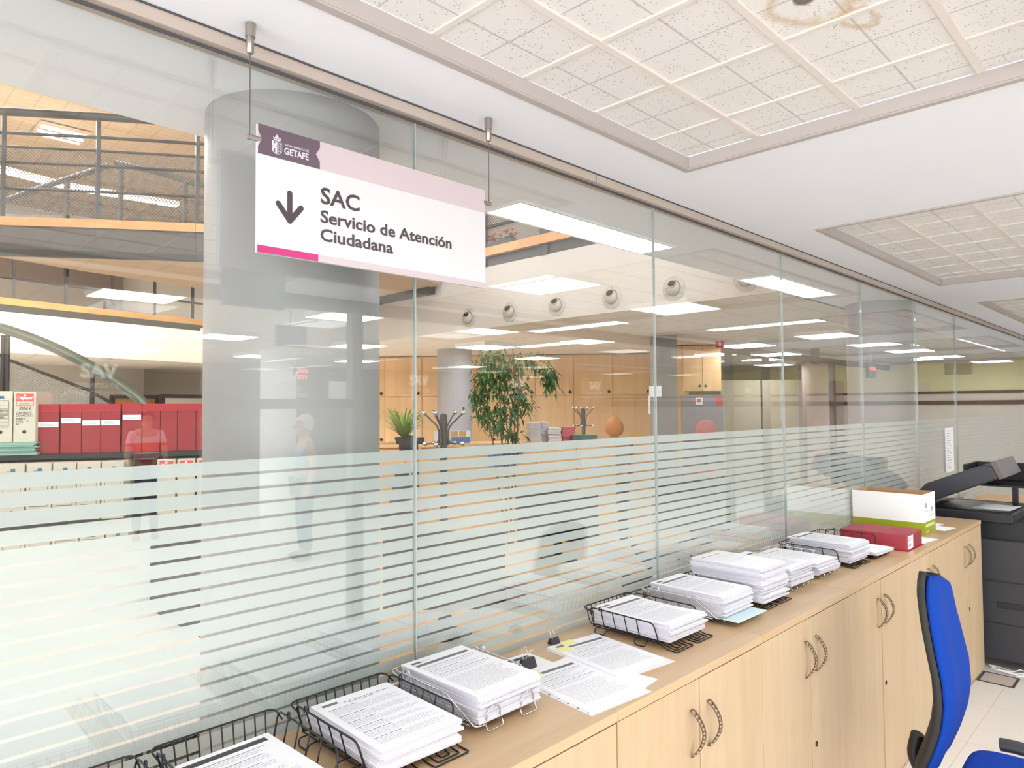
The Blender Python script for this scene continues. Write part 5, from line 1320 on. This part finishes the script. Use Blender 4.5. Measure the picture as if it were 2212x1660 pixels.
# ------------------------------------------------------------------ people
def person(name, lab, loc, rz, height, J, skin, shirt, trouser, hair_c, hair=None, stripes=None, sleeve=True, glasses=False):
    """J: joint positions for a 1.70 m figure facing +x; grown as one skinned surface"""
    k = height/1.70
    t = thing(name, lab, 'person', loc, rz)
    names = list(J); idx = {n: i for i, n in enumerate(names)}
    E = [('pelvis','waist'),('waist','chest'),('chest','neck'),('neck','jaw'),('jaw','head'),('head','crown'),('jaw','chin'),('head','nose')]
    for s in 'lr': E += [('chest','sh'+s),('sh'+s,'el'+s),('el'+s,'wr'+s),('wr'+s,'pa'+s),('pelvis','hip'+s),('hip'+s,'kn'+s),('kn'+s,'an'+s),('an'+s,'to'+s)]
    Rr = dict(pelvis=(.145,.115), waist=(.135,.10), chest=(.155,.105), neck=(.055,.055), jaw=(.070,.080), head=(.082,.098), crown=(.055,.065), chin=(.030,.026), nose=(.016,.015))
    for s in 'lr': Rr.update({'sh'+s:(.062,.062),'el'+s:(.043,.043),'wr'+s:(.028,.030),'pa'+s:(.022,.036),'hip'+s:(.092,.092),'kn'+s:(.060,.060),'an'+s:(.040,.042),'to'+s:(.030,.026)})
    def skinned(nm, keep, m_, grow, parent, fingers=False):
        vs = []; ed = []; rad = []; im = {}
        for n in names:
            if n in keep: im[n] = len(vs); vs.append(Vector(J[n])*k); rad.append(tuple((r+grow)*k for r in Rr[n]))
        for a, b_ in E:
            if a in im and b_ in im: ed.append((im[a], im[b_]))
        if fingers:
            for s in 'lr':
                p, w_ = Vector(J['pa'+s]), Vector(J['wr'+s]); d = (p-w_).normalized(); sd = Vector((1, 0, 0)); sd = (sd-d*sd.dot(d)).normalized()
                for f, (o_, L) in enumerate(((-.026,.062),(-.009,.074),(.009,.070),(.026,.056))):
                    b0 = len(vs); c0 = p+d*.012+sd*o_
                    for i in range(3): vs.append((c0+d*(.02+L*i/2)+d.cross(sd)*(-.010*i*i*.5))*k); rad.append((.0085*k, .0085*k))
                    ed += [(im['pa'+s], b0), (b0, b0+1), (b0+1, b0+2)]
                b0 = len(vs); vs += [(w_+d*.03+sd*.034)*k, (w_+d*.065+sd*.050)*k]; rad += [(.010*k, .010*k)]*2; ed += [(im['wr'+s], b0), (b0, b0+1)]
        me = bpy.data.meshes.new(nm); me.from_pydata([tuple(v) for v in vs], ed, []); me.materials.append(m_)
        ob = bpy.data.objects.new(nm, me); COL.objects.link(ob); ob.parent = parent
        sk = ob.modifiers.new('skin', 'SKIN'); sk.use_smooth_shade = True
        if not me.skin_vertices: 
            return ob
        for i, r_ in enumerate(rad): me.skin_vertices[0].data[i].radius = r_; me.skin_vertices[0].data[i].use_root = (i == 0)
        sb = ob.modifiers.new('sub', 'SUBSURF'); sb.levels = 2; sb.render_levels = 2
        return ob
    body = skinned('body', set(names), skin, 0, t, True)
    up_ = {'pelvis','waist','chest','shl','shr'} | ({'ell','elr'} if sleeve == 'long' else set())
    J0 = dict(J)
    if sleeve == 'short' or sleeve is True:
        for s in 'lr': J['el'+s] = tuple((Vector(J0['sh'+s])*.35+Vector(J0['el'+s])*.65)); up_.add('el'+s)
    skinned('shirt', up_, shirt, .014, t)
    for s in 'lr': J['el'+s] = J0['el'+s]; J['an'+s] = tuple(Vector(J0['an'+s])+Vector((0,0,.02)))
    skinned('trousers', {'pelvis','hipl','hipr','knl','knr','anl','anr'}, trouser, .012, t)
    for s in 'lr':
        J['an'+s] = J0['an'+s]
        p = Vector(J['to'+s])*k; a = Vector(J['an'+s])*k; q = MB(); q.ball(((p.x+a.x)/2, (p.y+a.y)/2, a.z*.5+.0), .05*k, 12, 0, (2.4, 1, .85)); q.build('shoe', M_black, t)
    hd = Vector(J['head'])*k; cr = Vector(J['crown'])*k; nz = Vector(J['nose'])*k; f = (nz-hd).normalized(); upv = (cr-hd).normalized(); lf = upv.cross(f)
    Mh = Matrix((f, lf, upv)).transposed().to_4x4(); 
    q = MB()
    for s in (-1, 1): q.ball(hd+f*.082*k+lf*s*.032*k+upv*.005*k, .010*k, 10, 0)
    q.build('eyes', M_black, t)
    q = MB(); c_ = hd+f*.088*k-upv*.052*k; q.box(-.004, .004, -.022*k, .022*k, -.004, .004, 0, Matrix.Translation(c_) @ Mh); q.build('mouth', mat('lips', (160,92,86), .6) if 'lips' not in bpy.data.materials else bpy.data.materials['lips'], t)
    q = MB()
    for s in (-1, 1): q.ball(hd+lf*s*.090*k-f*.005*k-upv*.008*k, .022*k, 10, 0, (1, .5, 1.4))
    q.build('ears', skin, t)
    q = MB(); NS, NR = 24, 12; vs = []; fs = []
    for i in range(NR+1):
        th = (PI*.60)*i/NR
        for j in range(NS):
            ph = 2*PI*j/NS; back = -math.cos(ph); lim = 1.0 if hair != 'long' else 1.25
            th2 = th*(1.0+.25*back*lim) if th > .6 else th
            if math.cos(ph) > .3: th2 = min(th2, .95)
            r_ = Vector((.112*math.sin(th2)*math.cos(ph)-.012, .098*math.sin(th2)*math.sin(ph), .122*math.cos(th2)+.012))*k
            r_ *= 1+(.02 if hair != 'long' else .075)*math.sin(7*ph+5*th)*math.sin(2.3*th+1.1*ph)+(.10 if hair == 'long' else 0)
            vs.append(hd+f*r_.x+lf*r_.y+upv*r_.z)
    for i in range(NR):
        for j in range(NS): fs.append((i*NS+j, i*NS+(j+1) % NS, (i+1)*NS+(j+1) % NS, (i+1)*NS+j))
    q.add(vs, fs, 0, True); o_ = q.build('hair', hair_c, t); so = o_.modifiers.new('solid', 'SOLIDIFY'); so.thickness = .012
    if glasses:
        q = MB()
        for s in (-1, 1): q.tube(arc(hd+f*.098*k+lf*s*.034*k+upv*.004*k, lf, upv, .025*k, 0, 2*PI, 14), .0025*k, 5); q.tube([hd+f*.095*k+lf*s*.06*k, hd+lf*s*.095*k], .0025*k, 5)
        q.build('glasses', M_black, t)
    return t
def stand(lean=0.0, turn=0.0, arm=0.0):
    c_, s_ = math.cos(turn), math.sin(turn)
    J = dict(pelvis=(0,0,.95), waist=(lean*.3,0,1.10), chest=(lean*.75,0,1.33), neck=(lean+.01,0,1.465), jaw=(lean+.025,0,1.545), head=(lean+.03,0,1.60), crown=(lean+.025,0,1.655))
    hx = lean+.03
    J['chin'] = (hx+.075*c_, .075*s_, 1.515); J['nose'] = (hx+.100*c_, .100*s_, 1.588)
    for s, y in (('l', 1), ('r', -1)):
        J.update({'sh'+s:(lean*.75,.165*y,1.385), 'el'+s:(lean*.6-.03+arm*.10,.225*y,1.11), 'wr'+s:(lean*.5+.04+arm*.28,.215*y,.88+arm*.20), 'pa'+s:(lean*.5+.06+arm*.34,.21*y,.815+arm*.23),
                  'hip'+s:(0,.095*y,.90), 'kn'+s:(.015,.10*y,.50), 'an'+s:(-.01,.105*y,.085), 'to'+s:(.13,.115*y,.03)})
    return J
yaw_r = math.atan2(rt.y, rt.x)
def polo():
    M = bpy.data.materials.new('striped_polo'); M.use_nodes = True; nt = M.node_tree; b = nt.nodes['Principled BSDF']; b.inputs['Roughness'].default_value = .85
    tc = nt.nodes.new('ShaderNodeTexCoord'); s_ = nt.nodes.new('ShaderNodeSeparateXYZ'); nt.links.new(tc.outputs['Object'], s_.inputs[0])
    r = nt.nodes.new('ShaderNodeValToRGB'); r.color_ramp.interpolation = 'CONSTANT'
    for p, c_ in ((.0, (60,80,150)), (.08, (200,40,60)), (.30, (240,232,236)), (.33, (190,40,60)), (.42, (240,232,236)), (.45, (240,80,50)), (.66, (232,206,220))):
        e_ = r.color_ramp.elements.new(p); e_.color = lin(c_)
    nt.links.new(mathn(nt, 'DIVIDE', mathn(nt, 'SUBTRACT', s_.outputs[2], .92), .62), r.inputs[0]); nt.links.new(r.outputs[0], b.inputs['Base Color']); return M
M_hairgrey = mat('hair_grey', (206,196,180), .7, noise=.15, nscale=60); M_hairdark = mat('hair_dark', (40,36,36), .6); M_hairorange = mat('hair_orange', (198,126,60), .6, noise=.2, nscale=60)
M_denim = mat('denim', (70,84,120), .85); M_cloth = mat('dark_cloth', (44,44,52), .85)
v = at(860, 960, 6.2); person('person', 'person with short dark hair bent over in front of the spider plant', (v.x, v.y, 0), yaw_r+.5, 1.49, stand(.12, 0, .6), M_skin, mat('slate_top', (74,78,94), .85), M_cloth, M_hairdark)
v = at(1327, 950, 8.3); person('person', 'person with orange-brown hair seen from behind, right of the far coat rack', (v.x, v.y, 0), math.atan2(fw.y, fw.x), 1.60, stand(0, 0, .5), M_skin, mat('tan_top', (150,120,96), .85), M_cloth, M_hairorange, 'long')
def face_dir(dx, dd):      # direction given in image terms for the mirror image, turned into the real one
    d = rt*dx-fw*dd; return math.atan2(-d.y, d.x)
v = mir(at(660, 960, 8.3)); person('person', 'grey-haired person in a sleeveless grey top, mirrored on the big column, looking left', (v.x, v.y, 0), face_dir(-.75, .5), 1.67, stand(0, .45 if False else 0.0, 0), M_skin, mat('grey_top', (176,182,204), .85), M_denim, M_hairgrey, sleeve=False, glasses=True)
v = mir(at(316, 940, 9.6)); person('person', 'person in an orange, white and red striped polo shirt, mirrored over the red archive boxes', (v.x, v.y, 0), face_dir(.55, .8), 1.76, stand(.03, 0, .8), M_skin, polo(), M_denim, M_hairdark, glasses=True)
